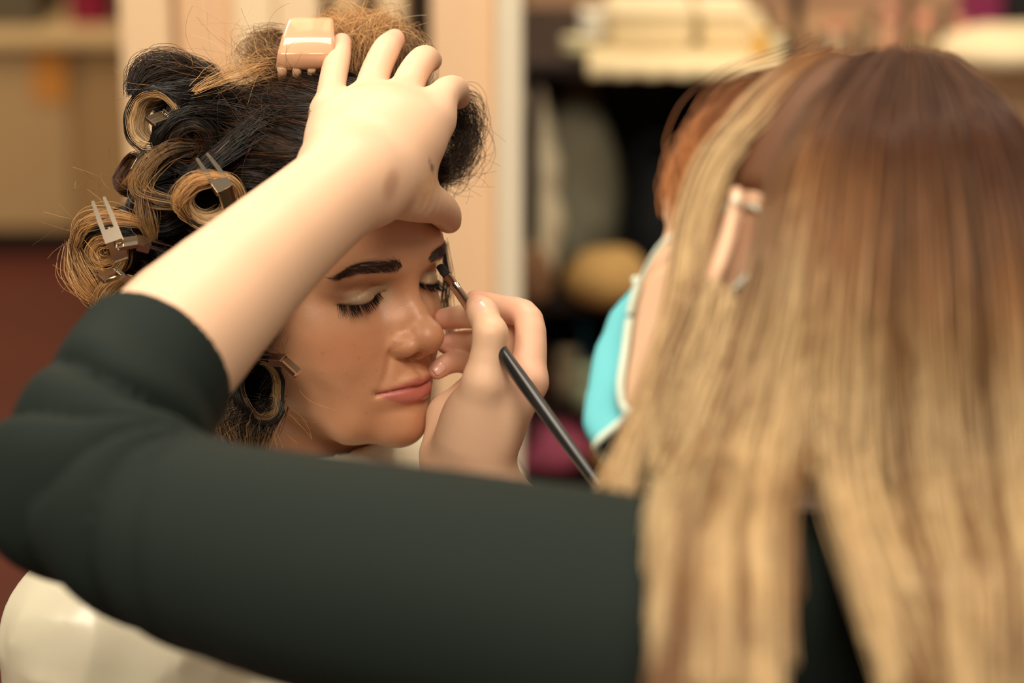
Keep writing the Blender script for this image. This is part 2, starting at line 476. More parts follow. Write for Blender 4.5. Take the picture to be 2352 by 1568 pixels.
# ------------------------------------------------------------------ the client's head pose
def head_pose(yaw, pitch, roll, T):
    a, b, c = math.radians(yaw) + math.pi, math.radians(pitch), math.radians(roll)
    R = np.array(Matrix.Rotation(c, 3, 'Y') @ Matrix.Rotation(b, 3, 'X') @ Matrix.Rotation(a, 3, 'Z'))
    return R, np.array(T)
RC, TC = head_pose(51.0, 13.5, -2.0, (-0.0735, 1.60, 0.0372))
def cl2w(p): return c2w(np.asarray(p, float) * 0.01 @ RC.T + TC)      # client local cm -> world
def w2cl(p): return (w2c(p) - TC) @ RC * 100
# ------------------------------------------------------------------ the make-up artist: pose
def near(p, c, r, f, pad):
    """evaluate f only near a bounding sphere"""
    d = ln(p - c) - r
    out = np.maximum(d, pad * 0.5) + pad * 0.5
    m = d < pad
    if m.any(): out[m] = f(p[m])
    return out
AH_PHI = math.radians(43)
RA = np.array(Matrix.Rotation(AH_PHI, 3, 'Z') @ Matrix.Rotation(math.radians(-7), 3, 'X') @ Matrix.Rotation(math.radians(35), 3, 'Y'))
TA = P(1668, 578, 1.25) - RA @ np.array([-0.07, -0.08, -0.015])
def ar2w(p): return np.asarray(p, float) * 0.01 @ RA.T + TA
def w2ar(p): return (np.asarray(p, float) - TA) @ RA * 100

# left arm (the one reaching over)
L_SHO = P(1500, 1455, 1.10); L_ELB = P(165, 1115, 1.285); L_WRI = P(803, 418, 1.493)
LARM = [L_SHO, P(1000, 1365, 1.155), P(540, 1270, 1.22), L_ELB]
LARM_R = [0.056, 0.054, 0.048, 0.036]
LFORE = [L_ELB, P(357, 838, 1.36), P(580, 612, 1.425), P(710, 495, 1.465), L_WRI]
LFORE_R = [0.035, 0.0435, 0.0360, 0.0322, 0.0310]
LH_TIPS = {}
def left_hand(p):
    wl, wr = P(752, 368, 1.508), P(868, 430, 1.502)
    mcp = [P(757, 262, 1.556), P(843, 238, 1.562), P(922, 240, 1.560), P(996, 272, 1.550)]
    wst = [wl, P(790, 388, 1.502), P(832, 404, 1.500), wr]
    d = None
    for a, b in zip(wst, mcp):
        e = sd_cone(p, a, b, 0.0155, 0.0118)
        d = e if d is None else smin(d, e, 0.024)
    d = smin(d, sd_ell(p, P(880, 325, 1.537), (0.031, 0.021, 0.030)), 0.03)
    F4 = [([mcp[0], P(764, 190, 1.578), P(776, 132, 1.600), P(785, 98, 1.614)], [0.0112, 0.0092, 0.0086, 0.0066]),
          ([mcp[1], P(862, 168, 1.584), P(886, 115, 1.602), P(906, 90, 1.616)], [0.0116, 0.0100, 0.0093, 0.0070]),
          ([mcp[2], P(945, 176, 1.580), P(972, 138, 1.600), P(988, 138, 1.620)], [0.0120, 0.0104, 0.0096, 0.0080]),
          ([mcp[3], P(1020, 218, 1.562), P(1044, 206, 1.588), P(1053, 224, 1.608)], [0.0124, 0.0104, 0.0092, 0.0078])]
    fd = None
    for pts, rs in F4:
        e = sd_curve(p, pts, rs, 4)
        fd = e if fd is None else smin(fd, e, 0.0015)
    d = smin(d, fd, 0.0085)
    th = sd_curve(p, [P(885, 425, 1.517), P(950, 452, 1.540), P(1000, 472, 1.575), P(1022, 490, 1.600), P(1031, 507, 1.612)],
                  [0.0190, 0.0160, 0.0120, 0.0106, 0.0085], 4)
    d = smin(d, th, 0.016)
    # extensor fold where the hand bends back at the wrist
    d = d + 0.0016 * np.exp(-(ln(p - P(905, 430, 1.478)) / 0.011) ** 2)
    return d
# right hand with the brush
R_MCP = [P(1213, 878, 1.556), P(1196, 876, 1.583), P(1166, 888, 1.608), P(1132, 912, 1.632)]
R_WRI = P(1062, 1085, 1.585)
def right_hand(p):
    d = None
    w = [P(1112, 1060, 1.566), P(1095, 1058, 1.582), P(1062, 1056, 1.598), P(1030, 1050, 1.612)]
    for a, b in zip(w, R_MCP):
        e = sd_cone(p, a, b, 0.0150, 0.0125)
        d = e if d is None else smin(d, e, 0.014)
    d = smin(d, sd_ell(p, P(1105, 975, 1.575), (0.026, 0.026, 0.030)), 0.012)
    d = smin(d, sd_chain(p, [P(1022, 1035, 1.600), P(1034, 955, 1.612), P(1092, 895, 1.625)], [0.016, 0.0145, 0.0125], 0.006), 0.008)
    FI = [([R_MCP[0], P(1214, 735, 1.572), P(1146, 708, 1.592), P(1094, 692, 1.600)], [0.0122, 0.0098, 0.0090, 0.0078]),
          ([R_MCP[1], P(1165, 738, 1.602), P(1085, 726, 1.616), P(1022, 732, 1.628)], [0.0118, 0.0092, 0.0084, 0.0074]),
          ([R_MCP[2], P(1140, 795, 1.618), P(1085, 782, 1.628), P(1026, 790, 1.634)], [0.0112, 0.0084, 0.0078, 0.0070]),
          ([R_MCP[3], P(1090, 838, 1.634), P(1038, 832, 1.626), P(1004, 850, 1.618)], [0.0105, 0.0078, 0.0074, 0.0064])]
    fd = None
    for pts, rs in FI:
        e = sd_curve(p, pts, rs, 4)
        fd = e if fd is None else smin(fd, e, 0.0012)
    d = smin(d, fd, 0.005)
    th = sd_chain(p, [P(1080, 1010, 1.566), P(1112, 880, 1.548), P(1127, 765, 1.545), P(1108, 718, 1.558), P(1098, 702, 1.566)],
                  [0.0215, 0.0135, 0.0100, 0.0092, 0.0080], 0.006)
    return smin(d, th, 0.012)
# torso
NECK0 = c2w(np.array([0.180, 1.215, -0.120]))
R_SHO = 2 * (NECK0 - np.array([0, 0, 0.045])) - L_SHO
R_ELB = P(1590, 1690, 1.55)
def artist_body(p):
    hp = w2ar(p)
    d = near(p, ar2w((0, -6.5, 0)), 0.165, lambda q: head_sdf(w2ar(q), eyes=True, neck=False, ears=True) * 0.01, 0.04)
    nk = sd_chain(p, [ar2w((0, -8.4, -4.5)), (ar2w((0, -9.5, -9)) * 0.6 + NECK0 * 0.4), NECK0 + np.array([0, 0, -0.04])], [0.050, 0.048, 0.056], 0.01)
    d = smin(d, nk, 0.02)
    up = unit(np.array([0.02, 0.0, 1.0]))
    mid = (L_SHO + R_SHO) / 2
    tor = sd_chain(p, [L_SHO * 0.8 + R_SHO * 0.2, mid + np.array([0, 0, 0.01]), L_SHO * 0.2 + R_SHO * 0.8], [0.055, 0.062, 0.055], 0.02)
    tor = smin(tor, sd_chain(p, [mid + np.array([0, 0, -0.08]), mid + np.array([0.02, -0.03, -0.30])], [0.125, 0.135], 0.02), 0.06)
    d = smin(d, tor, 0.03)
    la = sd_curve(p, LARM, LARM_R, 3)
    lf = sd_curve(p, LFORE, LFORE_R, 3)
    d = smin(d, la, 0.02)
    d = smin(d, lf, 0.012)
    lh = near(p, P(890, 300, 1.55), 0.085, left_hand, 0.03)
    d = smin(d, lh, 0.016)
    d = smin(d, sd_chain(p, [R_SHO, R_ELB], [0.052, 0.042]), 0.02)
    d = smin(d, sd_chain(p, [R_ELB, P(1240, 1330, 1.57), R_WRI], [0.040, 0.040, 0.0270], 0.01), 0.012)
    rh = near(p, P(1110, 880, 1.59), 0.085, right_hand, 0.03)
    d = smin(d, rh, 0.014)
    return d
FOLD0 = P(500, 985, 1.24); FOLD_N = unit(np.cross(L_SHO - L_ELB, L_WRI - L_ELB))
FOLD_X = unit(L_ELB - FOLD0); FOLD_Y = np.cross(FOLD_N, FOLD_X)
def sleeves(p):
    """thin knit close to the arms, with gathers round the left elbow"""
    la = sd_curve(p, LARM, [0.062, 0.060, 0.055, 0.0455], 3)
    cuff = L_ELB + (LFORE[1] - L_ELB) * 1.02
    lf = sd_curve(p, [L_ELB, L_ELB + (LFORE[1] - L_ELB) * 0.5, LFORE[1], P(470, 722, 1.39)], [0.0465, 0.0475, 0.0480, 0.0440], 3)
    ax = unit(P(580, 612, 1.425) - L_ELB)
    # cut at the cuff
    cutp = P(372, 822, 1.362)
    lf = smax(lf, (p - cutp) @ ax, 0.004)
    d = smin(la, lf, 0.004)
    d = smin(d, sd_sph(p, P(150, 1130, 1.28), 0.044), 0.012)
    q = p - FOLD0
    th = np.arctan2(q @ FOLD_Y, q @ FOLD_X); r = ln(q)
    w = np.exp(-(th / 1.1) ** 4) * sstep(0.004, 0.03, r) * sstep(0.16, 0.10, r)
    thn = th + 0.16 * noise3(p, 16, 2)
    d = d - w * sstep(-0.012, -0.060, (p - cutp) @ ax) * (0.0135 * np.abs(np.sin(thn * 7.0 + 0.4 + 5.0 * r)) ** 0.7 - 0.0070)
    d = d - 0.0012 * noise3(p, 16, 5)
    # right sleeve
    d = smin(d, sd_chain(p, [R_SHO, R_ELB], [0.058, 0.048]), 0.02)
    d = smin(d, sd_chain(p, [R_ELB, P(1330, 1430, 1.56)], [0.048, 0.047]), 0.012)
    mid = (L_SHO + R_SHO) / 2
    tor = sd_chain(p, [L_SHO * 0.8 + R_SHO * 0.2, mid + np.array([0, 0, 0.01]), L_SHO * 0.2 + R_SHO * 0.8], [0.061, 0.068, 0.061], 0.02)
    tor = smin(tor, sd_chain(p, [mid + np.array([0, 0, -0.08]), mid + np.array([0.02, -0.03, -0.30])], [0.132, 0.142], 0.02), 0.06)
    d = smin(d, tor, 0.03)
    return d
M_BLACK = mat_basic('black_lacquer', srgb(20, 21, 22), 0.28, spec=0.5)
# ------------------------------------------------------------------ the room
def PY(px, py, Y):
    """point where the pixel's ray meets the vertical plane y = Y"""
    d = P(px, py, 1.0) - np.array([0, 0, CAM_H]); return np.array([0, 0, CAM_H]) + d * (Y / d[1])
def PZ(px, py, z):
    d = P(px, py, 1.0) - np.array([0, 0, CAM_H]); return np.array([0, 0, CAM_H]) + d * ((z - CAM_H) / d[2])
def slab(name, x0, x1, y0, y1, z0, z1, mat, parent=None, bev=0.0):
    v, f = box_vf(((x0 + x1) / 2, (y0 + y1) / 2, (z0 + z1) / 2), (abs(x1 - x0), abs(y1 - y0), abs(z1 - z0)))
    o = mesh_np(name, v, f, mat, parent, smooth=False)
    if bev: bevel(o, bev)
    return o
def paint(name, c, rough=0.6, n=0.25, sc=3.0):
    return mat_basic(name, srgb(*c), rough, spec=0.3, noise=(sc, n, tuple(0.8 * x for x in srgb(*c))), bump=(40, 0.05, 0.002))
fl = slab('floor', -4, 4, -1.5, 8, -0.1, 0, mat_basic('red_brown_floor', srgb(84, 39, 29), 0.5, spec=0.3, noise=(2.0, 0.5, srgb(68, 34, 26)), bump=(30, 0.05, 0.002))); tag(fl, kind='structure')
YW = 2.95
wb = slab('wall_back', PY(287, 100, YW)[0], PY(1200, 100, YW)[0], YW + 0.06, YW + 0.16, 0, 2.6, paint('dark_recess', (60, 52, 42))); tag(wb, kind='structure')  # dark paint stands in for shade in the gaps between boards
def board(a, b, col, dy=0.0, name='wall_panel'):
    x0, x1 = PY(a, 150, YW)[0], PY(b, 150, YW)[0]
    slab(name, x0, x1, YW - dy, YW + 0.07, 0, 2.6, paint('board_%d' % a, col), wb, 0.006)
for a, b, c, dy in [(287, 404, (238, 206, 166), 0.03), (402, 416, (160, 124, 90), 0.0), (414, 546, (230, 190, 150), 0.02), (546, 640, (246, 222, 184), 0.035), (642, 742, (244, 218, 180), 0.03),  # narrow brown strip after the first board is a painted shadow line
                    (762, 836, (196, 172, 138), 0.0), (836, 872, (92, 70, 54), -0.01), (872, 936, (230, 204, 164), 0.02), (992, 1142, (240, 204, 166), 0.03)]:
    board(a, b, c, dy)
x0, x1 = PY(1142, 400, YW)[0], PY(1199, 400, YW)[0]
tr = slab('trim_1', x0, x1, YW - 0.07, YW + 0.12, 0, 2.6, paint('off_white_post', (238, 228, 204), 0.5), None, 0.004); tag(tr, kind='structure')
wf = slab('wall_far', -4, 4, 6.6, 6.7, 0, 3.0, paint('brown_wall', (120, 98, 72))); tag(wf, kind='structure')
wr = slab('wall_right', x1 + 0.01, 2.5, 4.3, 4.4, 0, 2.6, paint('rose_beige_wall', (206, 164, 128))); tag(wr, kind='structure')

# low cabinet at the left
YC = 5.3
cab = thing('low_cabinet', 'low beige cabinet with dark plinth at the left edge', 'cabinet', (PY(60, 585, YC)[0], YC, 0))
zt = PY(100, 78, YC)[2]; xl, xm, xr = PY(-420, 300, YC)[0], PY(172, 300, YC)[0], PY(420, 300, YC)[0]
M_BEIGE = paint('beige_front', (176, 146, 104), 0.5); M_BEIGE2 = paint('beige_side', (160, 128, 86), 0.5); M_DARKW = paint('dark_plinth', (44, 28, 24), 0.5)
slab('body', xl, xr, YC + 0.02, YC + 0.5, 0.06, zt - 0.025, M_BEIGE2, cab)
slab('plinth', xl, xr, YC + 0.03, YC + 0.48, 0, 0.06, M_DARKW, cab)
slab('door', xl, xm - 0.012, YC, YC + 0.02, 0.065, zt - 0.03, M_BEIGE, cab, 0.004)
slab('door', xm + 0.022, xr, YC, YC + 0.02, 0.065, zt - 0.03, M_BEIGE2, cab, 0.004)
slab('worktop', xl, xr, YC - 0.03, YC + 0.52, zt - 0.025, zt, paint('worktop', (196, 168, 122), 0.4), cab, 0.004)
a, b = PY(72, 108, YC), PY(156, 232, YC)
nt_ = slab('paper_note', a[0], b[0], YC - 0.004, YC - 0.001, b[2], a[2], mat_basic('amber_paper', srgb(196, 132, 56), 0.8, noise=(6, 0.4, srgb(170, 106, 40)))); tag(nt_, 'amber sheet of paper stuck on the beige cabinet door', 'paper')
def pix_box(name, label, cat, r, Y, dep, zb, col, parent=None, rough=0.6):
    """rounded box whose front spans pixel rect r=(x0,y0,x1,y1) at plane Y, standing on zb"""
    a, b = PY(r[0], r[1], Y), PY(r[2], r[3], Y)
    z0 = b[2] if zb is None else zb
    o = slab(name, a[0], b[0], Y, Y + dep, z0, a[2], paint(name + '_%d' % r[0], col, rough), parent, min(0.008, abs(b[0] - a[0]) * 0.15))
    if parent is None: tag(o, label, cat)
    return o
# items on the cabinet
def lidded_box(name, label, cat, r, Y, dep, zb, col, lidcol):
    a, b = PY(r[0], r[1], Y), PY(r[2], r[3], Y); t = thing(name, label, cat, ((a[0] + b[0]) / 2, Y + dep / 2, zb))
    h = a[2] - zb
    slab('body', a[0], b[0], Y, Y + dep, zb, zb + h * 0.78, paint(name + 'b%d' % r[0], col), t, 0.006)
    slab('lid', a[0] - 0.004, b[0] + 0.004, Y - 0.004, Y + dep + 0.004, zb + h * 0.78, zb + h, paint(name + 'l%d' % r[0], lidcol), t, 0.006)
    return t
lidded_box('storage_box', 'dark magenta box on the beige cabinet', 'box', (152, -60, 246, 60), YC + 0.10, 0.25, zt, (120, 10, 44), (132, 14, 50))
lidded_box('storage_box', 'dark grey box at the left corner on the beige cabinet', 'box', (-160, -70, 92, 72), YC + 0.08, 0.3, zt, (86, 76, 60), (96, 84, 66))
lidded_box('storage_box', 'narrow brown box right of the magenta box', 'box', (252, -60, 300, 60), YC + 0.12, 0.2, zt, (78, 62, 50), (84, 70, 56))

# ------------------------------------------------------------------ dark shelving with make-up things beyond the post
YS = 3.25
xs0, xs1 = PY(1205, 400, YS)[0], PY(1818, 400, YS)[0]
M_DK = paint('dark_walnut', (40, 30, 28), 0.5)
zt_s = PY(1500, 142, YS)[2]; z2 = PY(1500, 690, YS)[2]; z3 = PY(1500, 935, YS)[2] ; z4 = PY(1500, 1100, YS)[2]
unit_ = thing('shelving_unit', 'dark walnut open shelving crowded with make-up things beyond the white post', 'shelves', ((xs0 + xs1) / 2, YS + 0.2, 0))
slab('side_panel', xs0, xs0 + 0.02, YS, YS + 0.42, 0, zt_s - 0.02, M_DK, unit_)
slab('side_panel', xs1 - 0.02, xs1, YS, YS + 0.42, 0, zt_s - 0.02, M_DK, unit_)
slab('back_panel', xs0 + 0.02, xs1 - 0.02, YS + 0.40, YS + 0.42, 0, zt_s - 0.02, M_DK, unit_)
slab('top_board', xs0, xs1, YS - 0.01, YS + 0.42, zt_s - 0.02, zt_s, M_DK, unit_, 0.003)
for z in (z2, z3, z4): slab('shelf', xs0 + 0.02, xs1 - 0.02, YS + 0.005, YS + 0.40, z - 0.018, z, M_DK, unit_)
cloth_v = []
M_CREAM = paint('cream_cloth', (232, 212, 168), 0.8)
nx, ny = 40, 14; vv = []
for i in range(nx):
    for j in range(ny):
        x = xs0 + 0.085 + (xs1 - xs0 - 0.10) * i / (nx - 1); s = j / (ny - 1)
        y = YS + 0.40 - 0.425 * min(1, s / 0.8); z = zt_s + 0.004 - max(0, s - 0.8) * 0.10 + 0.002 * math.sin(i * 0.9) * max(0, s - 0.75)
        vv.append((x, y - max(0, s - 0.8) * (0.02 + 0.02 * math.sin(i * 1.1)), z))
ff = np.array([[i * ny + j, i * ny + j + 1, (i + 1) * ny + j + 1, (i + 1) * ny + j] for i in range(nx - 1) for j in range(ny - 1)])
cl = mesh_np('table_cloth', np.array(vv), ff, M_CREAM); so = cl.modifiers.new('thickness', 'SOLIDIFY'); so.thickness = 0.002; so.offset = 1
tag(cl, 'cream cloth laid over the dark shelving top', 'cloth')
zc = zt_s + 0.008
def bottle(px0, px1, top, Y, zb, col, capcol, label, capfrac=0.28, name='bottle', neck=0.45):
    a, b = PY(px0, top, Y), PY(px1, top, Y); r = abs(b[0] - a[0]) / 2; c = np.array([(a[0] + b[0]) / 2, Y, zb]); h = a[2] - zb
    t = thing(name, label, 'bottle', c)
    hb = h * (1 - capfrac)
    v, f = lathe(c, c + np.array([0, 0, hb]), [(0, r * 0.92), (0.03, r), (0.72, r), (0.86, r * 0.8), (0.93, r * neck), (1, r * neck)], 20, up=(0, 1, 0)); mesh_np('body', v, f, paint('bt%d' % px0, col, 0.3), t)
    v, f = lathe(c + np.array([0, 0, hb]), c + np.array([0, 0, h]), [(0, r * neck * 1.2), (0.9, r * neck * 1.15), (1, r * neck * 0.9)], 18, up=(0, 1, 0)); mesh_np('cap', v, f, paint('cp%d' % px0, capcol, 0.35), t)
def pot(px0, px1, top, Y, zb, col, lid, label):
    a, b = PY(px0, top, Y), PY(px1, top, Y); r = abs(b[0] - a[0]) / 2; c = np.array([(a[0] + b[0]) / 2, Y, zb]); h = a[2] - zb
    t = thing('cream_pot', label, 'pot', c)
    v, f = lathe(c, c + np.array([0, 0, h * 0.68]), [(0, r * 0.8), (0.1, r * 0.94), (1, r * 0.96)], 20, up=(0, 1, 0)); mesh_np('body', v, f, paint('pb%d' % px0, col, 0.35), t)
    v, f = lathe(c + np.array([0, 0, h * 0.68]), c + np.array([0, 0, h]), [(0, r), (0.85, r), (1, r * 0.9)], 20, up=(0, 1, 0)); mesh_np('lid', v, f, paint('pl%d' % px0, lid, 0.35), t)
# on the cloth
lidded_box('carton', 'wide cream carton on the cloth at the left', 'box', (1405, 20, 1588, 118), YS + 0.05, 0.12, zc, (238, 218, 176), (244, 226, 186))
lidded_box('carton', 'cream carton on the cloth next to the yellow tube', 'box', (1612, 22, 1716, 118), YS + 0.05, 0.12, zc, (234, 212, 168), (240, 222, 182))
pot(1330, 1398, 24, YS + 0.10, zc, (240, 236, 218), (246, 242, 226), 'white pot behind the smaller pale pot on the cloth')
pot(1290, 1352, 84, YS + 0.02, zc, (214, 204, 164), (222, 212, 172), 'small pale pot at the left front corner of the cloth')
bottle(1729, 1768, 62, YS - 0.0, zc, (236, 182, 84), (244, 208, 140), 'yellow tube bottle standing near the blonde head', 0.2, neck=0.8)
bottle(1772, 1806, 80, YS + 0.02, zc, (206, 204, 168), (220, 214, 184), 'pale green bottle right of the yellow tube bottle', 0.25)
lidded_box('soap_box', 'bright blue box behind the wide cream carton', 'box', (1506, -60, 1566, 14), YS + 0.24, 0.08, zc, (40, 130, 170), (50, 150, 190))
lidded_box('soap_box', 'smaller blue box behind the second cream carton', 'box', (1622, -50, 1656, 8), YS + 0.24, 0.06, zc, (40, 130, 170), (50, 150, 190))
# black stand
st = thing('stand_pole', 'black upright pole behind the blonde head', 'stand', PY(1829, 140, YS + 0.45) * np.array([1, 1, 0]))
x_ = PY(1829, 60, YS + 0.45)[0]
v, f = lathe((x_, YS + 0.45, 0.0), (x_, YS + 0.45, 0.02), [(0, 0.012), (0.8, 0.012), (1, 0.0105)], 24, up=(0, 1, 0)); mesh_np('base', v, f, M_BLACK, st)
v, f = lathe((x_, YS + 0.45, 0.02), (x_, YS + 0.45, 1.6), [(0, 0.0095), (1, 0.0085)], 14, up=(0, 1, 0)); mesh_np('pole', v, f, M_BLACK, st)

# inside the shelves
def soft_bag(name, label, cat, c, r, col, strap=True, col2=None, seed=1, rough=0.8):
    t = thing(name, label, cat, np.array(c) - np.array([0, 0, r[2]]))
    fn = lambda p: sd_ell(p, c, r) * 0.75 + 0.25 * sd_ell(p, np.array(c) - np.array([0, 0, 0.3 * r[2]]), (r[0] * 1.02, r[1] * 1.0, r[2] * 0.7)) + 0.006 * noise3(p, 22, seed)
    fn2 = lambda p: np.maximum(smin(sd_ell(p, c, r), sd_ell(p, np.array(c) - np.array([0, 0, 0.35 * r[2]]), (r[0] * 1.03, r[1], r[2] * 0.65)), 0.02) + 0.005 * noise3(p, 25, seed), (c[2] - r[2] * 0.96) - p[:, 2])
    lo = np.array(c) - np.array(r) * 1.25; hi = np.array(c) + np.array(r) * 1.25
    v, q = surf_nets(fn2, lo, hi, max(min(r) / 12, 0.003)); mesh_np('body', v, q, paint(name + '%d' % seed, col, rough), t)
    if strap:
        th = np.linspace(0.15, np.pi - 0.15, 18)
        pth = np.stack([c[0] + r[0] * 0.75 * np.cos(th), np.full(18, c[1] - r[1] * 0.4), c[2] + r[2] * 0.55 + r[2] * 0.62 * np.sin(th)], 1)
        v, q = tube_mesh([pth], [0.007], 8); mesh_np('handle', v, q, paint(name + 'h%d' % seed, col2 or col, rough), t)
def at(px, py, Y): return PY(px, py, Y)
def px_r(p, Y): return p * (Y / CP) / F * 0.97
z_in = z2
def bag_px(name, label, cat, px, zb, Y, rx, top, col, seed, strap=True, ry=0.06, col2=None):
    zt_ = PY(px, top, Y)[2]; rz = (zt_ - zb) / 1.96; c = np.array([PY(px, top, Y)[0], Y, zb + rz * 0.96])
    soft_bag(name, label, cat, c, (px_r(rx, Y), ry, rz), col, strap, col2, seed)
bag_px('toiletry_bag', 'grey rounded toiletry bag on the upper shelf', 'bag', 1322, z2, YS + 0.195, 105, 225, (176, 172, 146), 3, strap=False, ry=0.055)
bag_px('cushion', 'cream cushion standing against the white post', 'cushion', 1226, z2, YS + 0.045, 60, 190, (250, 236, 200), 4, strap=False, ry=0.03)
bag_px('handbag', 'tan leather handbag standing behind the grey toiletry bag', 'bag', 1318, z2, YS + 0.325, 70, 140, (150, 112, 70), 5, strap=False, ry=0.04)
bag_px('handbag', 'black handbag with a handle on the upper shelf', 'bag', 1506, z2, YS + 0.14, 72, 330, (22, 24, 28), 6, ry=0.07)
bag_px('handbag', 'dark teal bag beside the blonde head on the upper shelf', 'bag', 1668, z2, YS + 0.16, 70, 240, (34, 42, 42), 7, ry=0.07)
bag_px('towel_roll', 'rolled brown towel low at the foot of the white post', 'towel', 1222, z2, YS - 0.0, 40, 560, (150, 112, 80), 8, strap=False, ry=0.012)
bag_px('fur_pouch', 'golden fluffy pouch on the upper shelf edge', 'pouch', 1395, z2, YS - 0.00, 92, 565, (206, 164, 100), 9, strap=False, ry=0.04)
# lower shelf
bottle(1326, 1356, 745, YS + 0.06, z3, (24, 66, 84), (30, 80, 96), 'dark teal bottle on the lower shelf', 0.25)
pot(1278, 1330, 800, YS + 0.05, z3, (168, 150, 120), (180, 164, 132), 'beige pot on the lower shelf near the knuckles')
pot(1318, 1370, 838, YS + 0.0, z3, (150, 160, 130), (176, 186, 152), 'pale green pot in front of the dark teal bottle')
bottle(1236, 1268, 790, YS + 0.08, z3, (120, 74, 54), (90, 60, 44), 'reddish brown bottle on the lower shelf beside the post', 0.3)
bag_px('scarf_bundle', 'folded mauve pink scarf on the bottom shelf', 'scarf', 1262, z4, YS + 0.05, 100, 945, (176, 84, 110), 11, strap=False, ry=0.06)
bag_px('fur_pouch', 'gold brown pouch on the bottom shelf beside the mask', 'pouch', 1424, z4, YS + 0.02, 58, 975, (196, 158, 96), 12, strap=False, ry=0.05)

# ------------------------------------------------------------------ counter with bottles at the right
YR = 3.75
cx0, cx1 = PY(1846, 100, YR)[0], PY(2760, 100, YR)[0]
zr = PY(2000, 150, YR)[2]
ct = thing('vanity_counter', 'tan vanity counter with bottles behind the blonde head', 'counter', ((cx0 + cx1) / 2, YR + 0.2, 0))
M_TAN = paint('tan_counter', (196, 160, 122), 0.4)
slab('counter_top', cx0, cx1, YR - 0.02, YR + 0.45, zr - 0.03, zr, M_TAN, ct, 0.004)
slab('body', cx0 + 0.02, cx1, YR + 0.02, YR + 0.45, 0, zr - 0.03, M_TAN, ct)
B = [(1862, 1892, 70, (90, 70, 56), (60, 48, 42), 'dark brown bottle first from the black pole'),
     (1900, 1940, 46, (196, 176, 146), (232, 150, 128), 'beige bottle with pink cap, second from the black pole'),
     (1948, 1974, 58, (70, 60, 50), (60, 50, 44), 'slim dark bottle, third from the black pole'),
     (1984, 2018, 30, (150, 136, 108), (110, 92, 66), 'grey beige bottle, fourth from the black pole'),
     (2030, 2066, 10, (216, 164, 136), (230, 160, 140), 'tall rose bottle, fifth from the black pole'),
     (2074, 2098, -20, (52, 40, 36), (40, 32, 30), 'tall black bottle above the parting of the blonde head'),
     (2106, 2146, 34, (160, 140, 104), (236, 156, 136), 'olive bottle with pink cap right of the tall black bottle'),
     (2154, 2186, 20, (60, 70, 62), (44, 56, 52), 'dark green bottle right of the olive bottle'),
     (2192, 2216, 40, (214, 170, 142), (236, 160, 140), 'small pink capped bottle at the right end of the row')]
for i, (a, b, t_, c1, c2, lb) in enumerate(B): bottle(a, b, t_, YR + 0.05 + 0.03 * (i % 2), zr, c1, c2, lb, 0.3, neck=0.7)
bag_px('towel_heap', 'heap of cream towels at the top right corner', 'towel', 2330, zr, YR + 0.02, 160, 60, (240, 220, 180), 14, strap=False, ry=0.09)
lidded_box('gift_box', 'purple box behind the cream towels', 'box', (2228, -60, 2302, 44), YR + 0.24, 0.1, zr, (130, 40, 84), (140, 44, 92))
lidded_box('gift_box', 'black box at the top right corner behind the towels', 'box', (2308, -60, 2420, 66), YR + 0.24, 0.1, zr, (26, 24, 28), (30, 28, 32))
# ------------------------------------------------------------------ the client (seated, eyes closed)
SKIN_C = srgb(204, 150, 114)
def skin_mat(name, sss, rough, bump, coat=0.0):
    m = mat_basic(name, (0.6, 0.4, 0.3), rough, spec=0.45, sss=sss, attr='tint', bump=bump, sssr=0.006, coat=coat)
    return m
M_SKIN_C = skin_mat('tan_made_up_skin', 0.12, 0.38, (1400.0, 0.22, 0.0008), 0.16)
M_SKIN_A = skin_mat('fair_skin', 0.15, 0.46, (900.0, 0.10, 0.0005))
M_HAIRBASE = mat_basic('dark_hair_mass', srgb(28, 24, 20), 0.6, spec=0.25, noise=(60, 0.6, srgb(60, 40, 26)), stretch=(1, 1, 1))
def hair_mat(name, rough=0.35, spec=0.5):
    m = mat_basic(name, (0.1, 0.1, 0.1), rough, spec=spec, attr='tint'); return m
M_HAIR_C = hair_mat('brown_and_blonde_hair', 0.30, 0.35)
M_HAIR_A = hair_mat('blonde_balayage_hair', 0.42, 0.4)
M_LASH = mat_basic('black_lash', (0.006, 0.005, 0.005), 0.6, spec=0.1)

client = thing('person', 'dark haired woman with closed eyes and pin curls, head turned to the right', 'person', cl2w((0, -11, -60)))
def client_body(p):
    d = head_sdf(p)
    sh = sd_chain(p, [(-15.5, -12, -22.5), (0, -11.5, -18.5), (15.5, -12, -22.5)], [5.0, 5.2, 5.0], 2)
    tr = sd_chain(p, [(0, -12, -27), (0, -13, -48)], [10.5, 11.0], 2)
    sh = smin(sh, tr, 6)
    ar = np.minimum(sd_chain(p, [(16.5, -12, -23), (18.5, -13, -46)], [4.8, 4.0]), sd_chain(p, [(-16.5, -12, -23), (-18.5, -13, -46)], [4.8, 4.0]))
    return smin(d, smin(sh, ar, 2.0), 2.5)
# fine face first, coarser below: one surface
V, Q = surf_nets(client_body, (-24, -24, -27), (24, 5, 13.2), 0.165)
VC = makeup(V, SKIN_C, srgb(196, 112, 104))
rng = np.random.RandomState(7)
for _ in range(30):                                         # moles and freckles on the cheek
    c = np.array([rng.uniform(1.5, 6.3), 0, rng.uniform(-8.6, -1.2)])
    w = np.exp(-(((V[:, 0] - c[0]) ** 2 + (V[:, 2] - c[2]) ** 2) / rng.uniform(0.035, 0.075) ** 2) ** 1.5) * (V[:, 1] > -7)
    VC *= (1 - rng.uniform(0.06, 0.26) * w)[:, None]
mesh_np('body', cl2w(V), Q, M_SKIN_C, client, cols={'tint': VC})

